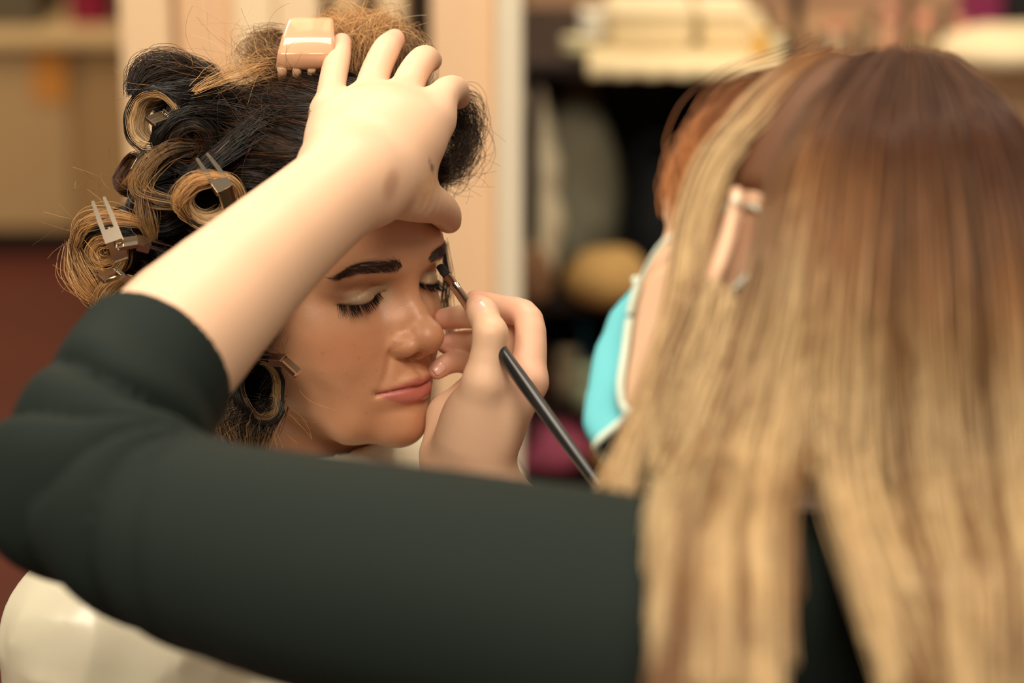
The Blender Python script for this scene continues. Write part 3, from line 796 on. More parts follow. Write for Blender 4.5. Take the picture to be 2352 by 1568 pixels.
def surf_y(x, z, f=head_sdf):
    """front surface y of the head at (x,z)"""
    ys = np.linspace(3.6, -9, 64); hit = np.full(len(x), -9.0); done = np.zeros(len(x), bool)
    prev = np.full(len(x), 3.6)
    for yy in ys:
        d = f(np.stack([x, np.full(len(x), yy), z], 1))
        n = (d < 0) & ~done
        hit[n] = yy; done |= n
    lo, hi = hit.copy(), hit + (ys[0] - ys[1])
    for _ in range(8):
        m = (lo + hi) / 2; d = f(np.stack([x, m, z], 1))
        lo = np.where(d < 0, m, lo); hi = np.where(d < 0, hi, m)
    return (lo + hi) / 2
# eyebrows
for sgn in (1, -1):
    n = 300
    u = 0.88 * rng.uniform(0, 1, n) ** 0.9; ax = 1.3 + 4.5 * u
    _, mid, half, _ = brow_mask(ax, np.zeros(n))
    z0 = mid + half * rng.uniform(-0.95, 0.8, n)
    k = 5; t = np.linspace(0, 1, k)
    L = rng.uniform(0.45, 0.8, n) * (1 - 0.35 * u)
    up = 0.75 * (1 - u) ** 1.2 - 0.35 * u + rng.normal(0, 0.12, n) - 0.35 * np.sign(z0 - mid) * 0.5
    X = ax[:, None] + L[:, None] * t * np.cos(up)[:, None]
    Z = z0[:, None] + L[:, None] * t * np.sin(up)[:, None]
    Y = surf_y(X.ravel() * sgn, Z.ravel()).reshape(n, k) + 0.02 + 0.06 * np.sin(t * 2.4)
    pts = cl2w(np.stack([X * sgn, Y, Z], -1))
    col = np.tile(np.array(srgb(62, 42, 36)), (n, k, 1)) * rng.uniform(0.5, 1.3, (n, 1, 1))
    strands('eyebrow', pts, np.linspace(0.00013, 0.00005, k), col, M_HAIR_C, client)
# eyelashes
for sgn in (1, -1):
    n = 120
    ax = np.sort(rng.uniform(1.95, 4.95, n)); zl = lash_z(ax)
    y0 = surf_y(ax * sgn, zl + 0.01)
    k = 6; t = np.linspace(0, 1, k)
    L = (0.55 + 0.6 * (ax - 1.9) / 3.0) * rng.uniform(0.75, 1.1, n)
    ox = 0.10 + 0.24 * (ax - 3.0) + rng.normal(0, 0.07, n)
    X = ax[:, None] + L[:, None] * t * ox[:, None]
    Y = y0[:, None] + L[:, None] * (0.66 * t)
    Z = zl[:, None] - L[:, None] * (0.95 * t - 0.30 * t ** 2)
    strands('eyelashes', cl2w(np.stack([X * sgn, Y, Z], -1)), np.linspace(0.00017, 0.00004, k), np.zeros((n, k, 3)) + 0.006, M_LASH, client)

# hair mass over the skull
CURL_A = w2cl(P(432, 205, 1.625))
def hair_cap(p):
    d = sd_ell(p, (0, -7.6, 4.2), (8.9, 9.8, 9.4))
    d = smin(d, sd_ell(p, (0.5, -2.6, 9.0), (6.6, 4.2, 3.6)), 2.0)
    d = smin(d, sd_ell(p, (4.4, -10.5, 5.0), (5.4, 6.6, 6.0)), 2.0)
    d = smin(d, sd_ell(p, (3.0, -13.0, -3.5), (5.8, 5.4, 6.0)), 2.5)
    d = smin(d, sd_ell(p, CURL_A, (2.6, 2.4, 1.9)), 1.2)
    cut = 0.8 * p[:, 1] - 0.6 * p[:, 2] + 4.4 + 0.25 * noise3(p, 0.5, 4)
    d = smax(d, cut, 1.6)
    d = smax(d, -9.0 - p[:, 2], 1.5)
    return d + 0.22 * noise3(p * np.array([1, .35, .8]), 0.8, 8) + 0.10 * noise3(p * np.array([1.6, .35, 1.2]), 2.0, 9)
V, Q = surf_nets(hair_cap, (-11, -20, -11), (12, 3, 15), 0.25)
hair_c = mesh_np('hair', cl2w(V), Q, M_HAIRBASE, client)
hair_c['label'] = 'dark roots with blonde ends set in clipped pin curls'
DARK = np.array(srgb(22, 18, 16)); BROWN = np.array(srgb(92, 58, 34)); GOLD = np.array(srgb(218, 168, 108)); PALE = np.array(srgb(240, 206, 156))
def ramp(t, stops):
    t = np.asarray(t); r = np.zeros(t.shape + (3,))
    xs = [s[0] for s in stops]; cs = np.array([s[1] for s in stops])
    for i in range(3): r[..., i] = np.interp(t, xs, cs[:, i])
    return r
def normal_of(f, p, e=0.05):
    g = grad(f, p, e); return g / np.maximum(ln(g)[:, None], 1e-9)
# combed strands lying on the mass
def combed(n, k, ds, flow, seed, lift, col_fn, name, rad, region):
    rg = np.random.RandomState(seed)
    i = rg.choice(len(V), n * 3); pt = V[i]
    ok = region(pt); pt = pt[ok][:n]; n = len(pt)
    vel = None; out = []; lf = rg.uniform(-0.05, lift, n)
    for s in range(k):
        d = hair_cap(pt); nn = normal_of(hair_cap, pt)
        pt = pt - (d - lf * math.sin(math.pi * min(1, (s + 0.5) / k)))[:, None] * nn
        out.append(pt.copy())
        g = flow(pt)
        g = g - (g * nn).sum(1)[:, None] * nn
        g = g / np.maximum(ln(g)[:, None], 1e-6)
        g = g + 0.8 * np.stack([noise3(pt, 0.4, 11), noise3(pt, 0.45, 12), noise3(pt, 0.45, 13)], 1)
        vel = g if vel is None else 0.65 * vel + 0.35 * g
        vel /= np.maximum(ln(vel)[:, None], 1e-6)
        pt = pt + vel * ds
    pts = np.stack(out, 1)
    pts += 0.02 * rg.normal(0, 1, (n, 1, 3))
    strands(name, cl2w(pts), rad, col_fn(n, k, rg), M_HAIR_C, hair_c)
def flow_back(p):
    f = np.zeros_like(p); f[:, 1] = -1.0
    f[:, 0] = 0.30 * np.sign(p[:, 0]) * sstep(0, 3, np.abs(p[:, 0])); f[:, 2] = 0.45 * sstep(9, 4, p[:, 2])
    return f
def dark_cols(n, k, rg):
    base = np.where(rg.rand(n, 1, 1) < 0.22, BROWN * 0.75, DARK) * rg.uniform(0.5, 1.35, (n, 1, 1))
    c = np.tile(base, (1, k, 1)); return c
combed(11000, 16, 0.55, flow_back, 21, 0.55, dark_cols, 'combed_strands', np.linspace(0.00016, 0.00008, 16), lambda p: (p[:, 0] > -7))

# a pin curl: strands wound into a barrel round an axis
M_CORE = mat_basic('dark_curl_core', srgb(26, 20, 15), 0.7, spec=0.2)
def pin_curl(c, axis, r, w, n, seed, start=0.0, turns=1.7, stops=None, anchor=None, oval=1.0, squash_dir=None, hole=0.52, core=True, fan=0.3, loose=1.0):
    rg = np.random.RandomState(seed)
    axis = unit(axis); c = np.asarray(c, float) - axis * w * 0.5          # c given: centre of the near rim
    M = frame_to(axis); X, Y, A = M[:, 0], M[:, 1], M[:, 2]
    k = 30; t = np.linspace(0, 1, k)
    th = start + turns * 2 * np.pi * t[None] * rg.uniform(0.85, 1.05, (n, 1)) + rg.normal(0, 0.25, (n, 1))
    lay = rg.uniform(0, 1, (n, 1))
    ax0 = rg.uniform(-0.5, 0.5, (n, 1))
    rad = r * (1.0 - (1 - hole) * (0.25 * lay + 0.75 * t[None] ** 1.1)) * (1 + 0.07 * np.sin(2 * th + seed) + 0.10 * ax0 * np.sin(th + 2 * seed)) + r * rg.normal(0, 0.035, (n, 1)) + r * loose * rg.normal(0, 0.10, (n, 1)) * t[None]
    off = w * (ax0 * (1 - fan * t[None])) + w * fan * 0.45 * t[None] ** 2 + w * 0.05 * loose * rg.normal(0, 1, (n, 1))
    pts = c + rad[..., None] * (np.cos(th)[..., None] * X + oval * np.sin(th)[..., None] * Y) + off[..., None] * A
    pts = pts + 0.0022 * np.stack([noise3(pts, 55, seed + i) for i in range(3)], -1) + 0.0008 * np.stack([noise3(pts, 190, seed + i) for i in range(3)], -1)
    if anchor is not None:
        a = np.asarray(anchor, float) + rg.normal(0, 0.006, (n, 3))
        m = 6
        s = np.linspace(0, 1, m, endpoint=False)[None, :, None]
        p1 = pts[:, :1]; tan = pts[:, :1] - pts[:, 1:2]; tan = tan / np.maximum(ln(tan)[..., None], 1e-9)
        b = p1 + tan * np.linalg.norm(np.asarray(anchor) - c) * 0.45
        lead = (1 - s) ** 2 * a[:, None] + 2 * (1 - s) * s * b + s ** 2 * p1
        pts = np.concatenate([lead, pts], 1); k += m
        tt = np.concatenate([np.zeros(m), t])
    else: tt = t
    stops = stops or [(0, DARK), (0.45, DARK * 1.3), (0.7, GOLD * 0.8), (1, GOLD)]
    col = ramp(np.clip(tt[None] + rg.normal(0, 0.10, (n, 1)), 0, 1), stops) * rg.uniform(0.65, 1.15, (n, 1, 1))
    strands('pin_curl', pts, np.linspace(0.00020, 0.00010, k), col, M_HAIR_C, hair_c)
    if core:
        m = 28; ths = np.linspace(0, 2 * np.pi, m, endpoint=False)
        rings = []
        for rr, o in ((0.93, -0.46), (0.93, 0.40), (0.78, 0.44), (0.78, -0.44)):
            rings.append(c + r * rr * (np.cos(ths)[:, None] * X + oval * np.sin(ths)[:, None] * Y) + w * o * A)
        vv = np.concatenate(rings); j = np.arange(m); j2 = (j + 1) % m; q = []
        for a_, b_ in ((0, 1), (1, 2), (2, 3), (3, 0)):
            q.append(np.stack([a_ * m + j, a_ * m + j2, b_ * m + j2, b_ * m + j], 1))
        mesh_np('curl_core', vv, np.concatenate(q), M_CORE, hair_c)
def cdir(x, y, z):
    """direction given in camera axes: right, away, up"""
    return c2w(np.array([x, y, z], float)) - c2w(np.zeros(3))
GOLDY = [(0, DARK), (0.25, DARK * 1.5), (0.42, GOLD * 0.75), (1, PALE * 0.9)]
DARKY = [(0, DARK * 0.8), (0.74, DARK * 1.3), (0.88, GOLD * 0.45), (1, GOLD * 0.3)]
pin_curl(P(347, 280, 1.565), cdir(-0.30, -0.92, -0.15), 0.0195, 0.030, 900, 31, start=1.2, stops=[(0, DARK), (0.35, DARK * 1.3), (0.5, GOLD * 0.7), (1, PALE * 0.85)], anchor=P(520, 230, 1.60), oval=1.1, hole=0.76, core=False, loose=0.5)
pin_curl(P(488, 464, 1.540), cdir(0.15, -0.95, -0.2), 0.0215, 0.048, 1200, 32, start=2.4, stops=GOLDY, anchor=P(620, 300, 1.575), oval=0.88, hole=0.55)
pin_curl(P(238, 580, 1.560), cdir(-0.25, -0.9, -0.25), 0.0212, 0.056, 1300, 33, start=0.6, stops=[(0, DARK), (0.3, DARK * 1.4), (0.5, GOLD * 0.7), (1, GOLD)], anchor=P(400, 470, 1.59), oval=0.95, hole=0.25, loose=1.6)
pin_curl(P(264, 690, 1.560), cdir(-0.2, -0.9, 0.1), 0.0190, 0.046, 800, 34, start=0.6, stops=[(0, DARK), (0.45, DARK * 1.4), (0.7, GOLD * 0.6), (1, GOLD)], anchor=P(400, 600, 1.60), oval=0.95, hole=0.55)
pin_curl(P(290, 398, 1.590), cdir(-0.6, -0.6, 0.3), 0.0150, 0.040, 600, 35, start=1.0, stops=[(0, BROWN * 0.4), (0.6, BROWN * 0.6), (1, BROWN)], anchor=P(420, 380, 1.60), hole=0.4)
pin_curl(P(602, 888, 1.568), cdir(0.30, -0.93, 0.05), 0.0175, 0.022, 700, 36, start=1.4, turns=1.9, stops=DARKY, anchor=P(560, 960, 1.60), oval=1.22, hole=0.70, fan=0.1, loose=0.3, core=False)
pin_curl(P(430, 330, 1.560), cdir(0.1, -0.9, -0.3), 0.0230, 0.06, 900, 38, start=2.0, stops=[(0, DARK), (0.6, DARK * 1.5), (1, BROWN * 0.9)], anchor=P(560, 300, 1.59), hole=0.1, core=False, loose=2.0)
pin_curl(P(375, 470, 1.565), cdir(0.1, -0.95, 0.1), 0.0220, 0.05, 900, 39, start=2.0, stops=[(0, DARK), (0.7, DARK * 1.4), (1, BROWN * 0.8)], anchor=P(520, 400, 1.58), hole=0.1, core=False, loose=2.0)
pin_curl(P(330, 610, 1.575), cdir(0.1, -0.95, 0.1), 0.0220, 0.05, 900, 44, start=2.0, stops=[(0, DARK), (0.7, DARK * 1.4), (1, BROWN * 0.8)], anchor=P(460, 540, 1.58), hole=0.1, core=False, loose=2.0)
# ringlet tail below the ear curl
def tail(pts, n, seed, stops, spread, name='loose_lock', rad=(0.00018, 0.00008), taper=0.5):
    rg = np.random.RandomState(seed); c = catmull(pts, 8); k = len(c)
    o = rg.normal(0, 1, (n, 1, 3)) * spread * (0.45 + 0.75 * np.sin(np.pi * np.linspace(0.02, 0.98, k)))[None, :, None]
    q = c[None] + o + 0.25 * spread * np.stack([noise3(c[None] + 0.3 * o, 45, seed + i) + 0.6 * noise3(c[None] + o * 3, 110, seed + 5 + i) for i in range(3)], -1)
    col = ramp(np.clip(np.linspace(0, 1, k)[None] + rg.normal(0, 0.22, (n, 1)), 0, 1), stops) * rg.uniform(0.6, 1.2, (n, 1, 1))
    strands(name, q, np.linspace(rad[0], rad[1], k), col, M_HAIR_C, hair_c)
tail([P(600, 945, 1.58), P(560, 960, 1.585), P(525, 985, 1.585), P(535, 1030, 1.58), P(560, 1075, 1.58)], 420, 51, [(0, DARK), (0.5, BROWN * 0.6), (1, GOLD * 0.7)], 0.006)
tail([P(640, 930, 1.58), P(600, 960, 1.575), P(585, 1000, 1.575), P(590, 1060, 1.58)], 260, 52, [(0, DARK), (0.5, DARK * 1.4), (1, GOLD * 0.5)], 0.005)
tail([P(520, 950, 1.60), P(505, 1000, 1.59), P(525, 1060, 1.58)], 300, 53, [(0, DARK), (0.5, BROWN * 0.6), (1, GOLD * 0.8)], 0.006)
# hair covering the side, over and behind the ear
tail([P(640, 520, 1.575), P(560, 640, 1.57), P(520, 760, 1.58), P(520, 900, 1.60)], 500, 54, [(0, DARK), (1, DARK)], 0.010)
# highlights swept over the curls
GW = [(0, DARK), (0.35, BROWN * 0.7), (0.7, GOLD * 0.8), (1, PALE * 0.9)]
GX = [(0, BROWN * 0.8), (0.4, GOLD * 0.8), (1, GOLD)]
tail([P(420, 470, 1.545), P(330, 450, 1.55), P(325, 400, 1.55), P(380, 350, 1.55), P(440, 340, 1.555)], 160, 71, [(0, DARK), (0.4, GOLD * 0.6), (1, DARK)], 0.0030)
tail([P(330, 450, 1.548), P(335, 500, 1.545), P(350, 545, 1.55)], 110, 72, [(0, BROWN * 0.6), (1, GOLD * 0.5)], 0.0030)
tail([P(430, 500, 1.535), P(410, 460, 1.532), P(450, 415, 1.530), P(520, 408, 1.532)], 200, 73, GX, 0.0022)
tail([P(165, 590, 1.56), P(190, 520, 1.555), P(250, 500, 1.552), P(330, 512, 1.555)], 90, 74, GX, 0.0032)
tail([P(160, 560, 1.56), P(170, 620, 1.555), P(195, 660, 1.555), P(230, 690, 1.56)], 120, 75, GX, 0.0040)
tail([P(225, 740, 1.56), P(228, 690, 1.552), P(255, 655, 1.552), P(300, 640, 1.555)], 120, 76, GX, 0.0022)
tail([P(300, 205, 1.585), P(330, 165, 1.590), P(400, 150, 1.595), P(480, 180, 1.60)], 420, 77, [(0, DARK), (0.5, BROWN * 0.4), (1, DARK)], 0.0042)
tail([P(440, 215, 1.565), P(500, 190, 1.575), P(560, 165, 1.59), P(610, 150, 1.60)], 24, 78, [(0, GOLD * 0.7), (1, GOLD)], 0.0045)
# blonde bundle caught up on the crown
tail([P(820, 215, 1.620), P(815, 150, 1.632), P(835, 95, 1.642), P(880, 75, 1.655), P(905, 110, 1.665)], 520, 79, [(0, BROWN * 0.8), (0.25, GOLD * 0.8), (1, GOLD)], 0.0075)
tail([P(870, 190, 1.630), P(850, 120, 1.640), P(810, 80, 1.648), P(770, 75, 1.655), P(745, 100, 1.665)], 520, 80, [(0, BROWN * 0.7), (0.3, GOLD * 0.8), (1, GOLD)], 0.0075)
tail([P(925, 215, 1.630), P(930, 160, 1.642), P(905, 115, 1.65), P(860, 90, 1.66)], 420, 81, [(0, BROWN * 0.5), (0.4, BROWN), (1, GOLD * 0.8)], 0.0080)
tail([P(720, 175, 1.625), P(660, 172, 1.625), P(610, 150, 1.625), P(600, 110, 1.63), P(640, 85, 1.645)], 420, 82, [(0, DARK), (0.3, BROWN * 0.7), (0.7, GOLD * 0.7), (1, BROWN)], 0.0065)
tail([P(700, 172, 1.622), P(640, 160, 1.620), P(580, 165, 1.610), P(545, 190, 1.60)], 60, 83, [(0, BROWN * 0.7), (0.4, GOLD * 0.7), (1, GOLD * 0.9)], 0.0060)
# loose dark curl on the far side of the forehead
for _i, (_a, _b) in enumerate(((0, 0), (14, 22), (-10, 40), (20, -20))):
    tail([P(985 + _a * 0.5, 250 + _b, 1.63), P(1040 + _a, 255 + _b, 1.64), P(1062 + _a, 310 + _b, 1.645), P(1040 + _a, 370 + _b, 1.64), P(1005, 385 + _b * 0.6, 1.635)], 130, 90 + _i, [(0, DARK), (1, BROWN * 0.45)], 0.0055, rad=(0.00014, 0.00006))
# wisps
def wisps(n, seed, origin, direc, length, curl, cols, rad=0.00007):
    rg = np.random.RandomState(seed); k = 14; t = np.linspace(0, 1, k)
    out = np.zeros((n, k, 3)); cc = np.zeros((n, k, 3))
    for i in range(n):
        o = origin[rg.randint(len(origin))] + rg.normal(0, 0.006, 3)
        v = unit(direc[rg.randint(len(direc))] + rg.normal(0, 0.45, 3)); L = length * rg.uniform(0.4, 1.2)
        p = o.copy(); bend = rg.normal(0, curl, 3)
        for j in range(k):
            out[i, j] = p; p = p + v * L / k; v = unit(v + bend * (1.0 / k) + rg.normal(0, 0.03, 3))
        cc[i] = cols[rg.randint(len(cols))] * rg.uniform(0.7, 1.2)
    strands('stray_hairs', out, rad, cc, M_HAIR_C, hair_c)
wisps(90, 61, [P(1030, 300, 1.64), P(1040, 360, 1.64), P(1020, 400, 1.635)], [cdir(1, 0, 0.2), cdir(0.8, 0, -0.6)], 0.035, 2.6, [DARK * 1.5, BROWN * 0.6])
wisps(50, 62, [P(560, 150, 1.62), P(480, 170, 1.60), P(640, 140, 1.62)], [cdir(-1, 0, 0.2), cdir(-0.6, 0, 0.7), cdir(-1, 0, -0.3)], 0.055, 1.0, [GOLD, BROWN, PALE * 0.8])
wisps(40, 63, [P(820, 70, 1.62), P(860, 90, 1.63), P(780, 80, 1.62)], [cdir(1, 0, 0.4), cdir(0.5, 0, 0.7)], 0.04, 1.0, [GOLD, PALE])
wisps(46, 64, [P(330, 200, 1.59), P(250, 420, 1.6), P(200, 520, 1.58), P(180, 600, 1.58)], [cdir(-1, 0, 0.3), cdir(-0.7, 0, -0.5)], 0.028, 1.6, [BROWN, GOLD * 0.7])
wisps(18, 65, [P(640, 800, 1.585), P(625, 780, 1.59)], [cdir(0.2, 0, 1), cdir(0.6, 0, 0.3)], 0.025, 1.2, [DARK * 1.5])
wisps(14, 66, [P(610, 965, 1.58), P(650, 950, 1.58)], [cdir(1, -0.1, -0.6), cdir(0.7, -0.1, -0.7)], 0.03, 0.4, [GOLD * 0.8])
wisps(130, 67, [P(600, 300, 1.56), P(640, 260, 1.565), P(560, 340, 1.56), P(480, 330, 1.56), P(660, 200, 1.58)], [cdir(-1, -0.2, 0.1), cdir(-0.7, -0.2, 0.6), cdir(-0.5, -.2, -.5)], 0.05, 1.2, [BROWN * 0.6, DARK * 1.6, BROWN])
wisps(60, 68, [P(520, 180, 1.585), P(560, 170, 1.59), P(600, 150, 1.60)], [cdir(-1, -0.1, -0.25), cdir(-1, -0.1, -0.45)], 0.07, 0.5, [GOLD * 0.9, GOLD * 0.6])
# strand of loose hair hanging behind the far eye
tail([P(1022, 560, 1.66), P(1026, 640, 1.66), P(1022, 700, 1.66), P(1045, 800, 1.665), P(1075, 860, 1.67)], 60, 55, [(0, DARK), (0.4, BROWN * 0.5), (1, GOLD * 0.7)], 0.002)

# satin cape over the shoulders
def cape(p):
    sh = sd_chain(p, [(-15.5, -12, -21.5), (0, -11.5, -17.5), (15.5, -12, -21.5)], [5.8, 6.4, 5.8], 2)
    tr = sd_chain(p, [(0, -12, -26), (0, -12, -50)], [12.5, 16.0], 2)
    ar = np.minimum(sd_chain(p, [(16.5, -12, -22.5), (20.5, -12, -50)], [6.0, 8.0]), sd_chain(p, [(-16.5, -12, -22.5), (-20.5, -12, -50)], [6.0, 8.0]))
    d = smin(smin(sh, tr, 6), ar, 5)
    a = np.arctan2(p[:, 0], -(p[:, 1] + 12)); dep = sstep(-17, -32, p[:, 2])
    d = d - dep * (0.55 * np.sin(a * 11 + 1.6 * noise3(p, 0.10, 3)) + 0.25 * np.sin(a * 23 + p[:, 2] * 0.2))
    for i in range(5):                                       # crumpled satin: ridges of folded noise
        ang = 0.5 + i * 0.75; q = p @ np.array([[math.cos(ang), 0, -math.sin(ang)], [0, 1, 0], [math.sin(ang), 0, math.cos(ang)]])
        d = d - 0.42 * (0.5 - np.abs(noise3(q * np.array([1.0, 1.0, 0.25]), 0.22, 30 + i))) * sstep(-14, -20, p[:, 2])
    # open neck
    nk = ln((p - np.array([0, -10.2, 0]))[:, :2]) - (5.9 + 0.03 * (p[:, 2] + 15))
    d = smax(d, -np.maximum(nk, -16.5 - p[:, 2] - 12), 0.5)
    col = np.abs(ln((p - np.array([0, -10.2, 0]))[:, :2] * np.array([1, 1.0])) - 6.5) - 0.32
    col = smax(col, np.abs(p[:, 2] + 14.2 - 0.10 * (p[:, 1] + 10)) - 2.0, 0.4)
    return smin(d, col, 0.8)
M_SATIN = mat_basic('ivory_satin', srgb(222, 216, 192), 0.30, spec=0.7)
V2, Q2 = surf_nets(cape, (-32, -32, -52), (32, 8, -9), 0.4)
cp = mesh_np('cape', cl2w(V2), Q2, M_SATIN, client)
cp['label'] = 'ivory satin hairdressing cape'
# ------------------------------------------------------------------ the make-up artist (seen from behind)
artist = thing('person', 'blonde make-up artist in dark green top and blue face mask, seen from behind', 'person', NECK0 + np.array([0, 0, -0.45]))
BLO, BHI = np.array([-0.36, 0.80, 0.66]), np.array([0.46, 1.75, 1.62])
V, Q = surf_nets(artist_body, BLO, BHI, 0.0025)
SKIN_A = np.array(srgb(231, 191, 160))
def artist_tint(V):
    c = np.tile(SKIN_A, (len(V), 1)); c *= (1 + 0.03 * noise3(V, 40, 2))[:, None]
    def spot(p, r, col, w):
        nonlocal c
        m = np.exp(-(ln(V - p) / r) ** 4)[:, None] * w; c = c * (1 - m) + np.asarray(col) * m
    pink = np.array(srgb(232, 170, 150))
    for q in ((785, 97, 1.612), (906, 90, 1.612), (989, 138, 1.618), (1054, 224, 1.606), (1032, 508, 1.612)): spot(P(*q), 0.012, pink, 0.55)
    for q in ((1024, 733, 1.628), (1030, 790, 1.634), (1006, 850, 1.62), (1098, 702, 1.566), (1092, 692, 1.60)): spot(P(*q), 0.014, pink, 0.6)
    for q in ((1215, 730, 1.56), (1155, 700, 1.58), (1210, 860, 1.55)): spot(P(*q), 0.02, pink, 0.35)
    # shade of the wrist fold painted brown, then make-up swatches on the hand
    w = np.exp(-(((V - P(898, 425, 1.478)) @ unit(cdir(0.25, 0, 1)) / 0.010) ** 2 + (((V - P(898, 425, 1.478)) @ unit(cdir(1, 0, -0.25))) / 0.0042) ** 2) ** 2)[:, None] * 0.45
    c = c * (1 - w) + np.array(srgb(150, 88, 66)) * w
    w = np.exp(-(((V - P(985, 430, 1.53)) @ unit(cdir(0.3, 0, 1)) / 0.011) ** 2 + (((V - P(985, 430, 1.53)) @ unit(cdir(1, 0, -0.3))) / 0.0055) ** 2) ** 2)[:, None] * 0.55 * (0.7 + 0.5 * noise3(V, 300, 5))[:, None]
    c = c * (1 - np.clip(w, 0, 1)) + np.array(srgb(214, 160, 100)) * np.clip(w, 0, 1)
    w = np.exp(-(((V - P(992, 383, 1.53)) @ unit(cdir(-0.3, 0, 1)) / 0.0042) ** 2 + (((V - P(992, 383, 1.53)) @ unit(cdir(1, 0, 0.3))) / 0.0009) ** 2) ** 2)[:, None] * 0.8
    c = c * (1 - w) + np.array(srgb(70, 45, 40)) * w
    for q in ((500, 545, 1.42), (545, 548, 1.42), (478, 812, 1.345), (525, 795, 1.35)): spot(P(*q), 0.0014, srgb(190, 110, 95), 0.6)
    return c
mesh_np('body', V, Q, M_SKIN_A, artist, cols={'tint': artist_tint(V)})
# finger nails
M_NAIL = mat_basic('bare_nail', srgb(240, 190, 172), 0.22, spec=0.6, coat=0.3)
def nail(c, along, out, l, w):
    M = np.stack([unit(np.cross(along, out)), unit(along), unit(np.cross(unit(np.cross(along, out)), along))], 1)
    th = np.linspace(-1.0, 1.0, 7); s = np.linspace(-1, 1, 7); v = []
    for a in s:
        ww = w * (1 - 0.30 * abs(a) ** 3 * (1 if a > 0 else 0.7))
        for b in th:
            v.append((ww * math.sin(b), a * l, 0.72 * ww * (math.cos(b) - 1) - 0.0006 * a * a))
    top = np.array(v); bot = top - np.array([0, 0, 0.0006])
    n = len(v); f = []
    for layer, flip in ((0, False), (n, True)):
        for i in range(6):
            for j in range(6):
                q = [layer + i * 7 + j, layer + i * 7 + j + 1, layer + (i + 1) * 7 + j + 1, layer + (i + 1) * 7 + j]
                f.append(q[::-1] if flip else q)
    rim = [i for i in range(7)] + [i * 7 + 6 for i in range(1, 7)] + [42 + j for j in range(5, -1, -1)] + [i * 7 for i in range(5, 0, -1)]
    for a, b in zip(rim, rim[1:] + rim[:1]): f.append([a, a + n, b + n, b])
    mesh_np('fingernail', np.concatenate([top, bot]) @ M.T + np.asarray(c), f, M_NAIL, artist)
def nail_at(px, py, d, alongpx, outc, l, w):
    """sit a nail on the skin under a pixel"""
    ds = np.linspace(d - 0.05, d + 0.05, 400); pts = np.array([P(px, py, x) for x in ds])
    f = artist_body(pts); i = int(np.argmax(f < 0)) if (f < 0).any() else int(np.argmin(f))
    c = pts[i]; g = unit(grad(artist_body, c[None], 0.0005)[0])
    al = cdir(alongpx[0], alongpx[2] if len(alongpx) > 2 else 0, -alongpx[1])
    al = unit(al - (al @ g) * g)
    nail(c + g * 0.0003, al, g, l, w)
nail_at(1103, 706, 1.555, (-0.35, -1.0, 0.3), None, 0.0062, 0.0062)
nail_at(1022, 722, 1.62, (-1, 0.05, 0.2), None, 0.0050, 0.0048)
nail_at(1026, 779, 1.63, (-1, 0.1, 0.2), None, 0.0046, 0.0044)
nail_at(1010, 845, 1.61, (-0.8, 0.6, 0.0), None, 0.0046, 0.0044)

# top
M_KNIT = mat_basic('dark_green_jersey', srgb(25, 34, 31), 0.78, spec=0.18, bump=(900, 0.1, 0.0005))
V, Q = surf_nets(sleeves, BLO, BHI, 0.0038)
sw = mesh_np('sweater', V, Q, M_KNIT, artist); sw['label'] = 'dark green three-quarter sleeve jersey top'

# ------------------------------------------------------------------ her long balayage hair
def scalp(p): return sd_ell(p, (0, -8.2, 3.4), (7.5, 9.5, 8.5))
def head_coll(w):
    """distance (m) to head, neck and shoulders for the falling hair"""
    q = w2ar(w)
    d = sd_ell(q, (0, -8.2, 3.4), (7.5, 9.5, 8.5))
    d = smin(d, sd_ell(q, (0, -5.0, -3.2), (6.0, 5.4, 6.8)), 2.0) * 0.01
    d = np.minimum(d, sd_chain(w, [ar2w((0, -8.4, -4.5)), NECK0 + np.array([0, 0, -0.04])], [0.052, 0.06]))
    mid = (L_SHO + R_SHO) / 2
    d = np.minimum(d, sd_chain(w, [L_SHO, mid + np.array([0, 0, 0.015]), R_SHO], [0.066, 0.072, 0.066]))
    d = np.minimum(d, sd_chain(w, LARM, [r + 0.008 for r in LARM_R]))
    d = np.minimum(d, sd_cone(w, mid + np.array([0, 0, -0.08]), mid + np.array([0.02, -0.03, -0.30]), 0.135, 0.145))
    return d
def cap_a(p):
    d = sd_ell(p, (0, -8.4, 3.7), (7.9, 9.9, 8.9))
    cut = 0.85 * p[:, 1] - 0.52 * p[:, 2] + 5.2
    earcut = np.maximum(-(p[:, 2] + 3.5), -100)
    d = smax(d, cut, 0.8); d = smax(d, -6.5 - p[:, 2], 1.0)
    d = smax(d, -sd_ell(np.stack([np.abs(p[:, 0]), p[:, 1], p[:, 2]], 1), (7.8, -8.4, -1.6), (2.4, 3.2, 3.7)), 0.5)
    return d
V, Q = surf_nets(cap_a, (-10, -20, -9), (10, 3, 14), 0.35)
M_CAPA = mat_basic('brown_hair_mass', srgb(96, 62, 40), 0.6, spec=0.3)
hair_a = mesh_np('hair', ar2w(V), Q, M_CAPA, artist); hair_a['label'] = 'long straight hair, brown roots fading to blonde'
rng = np.random.RandomState(77)
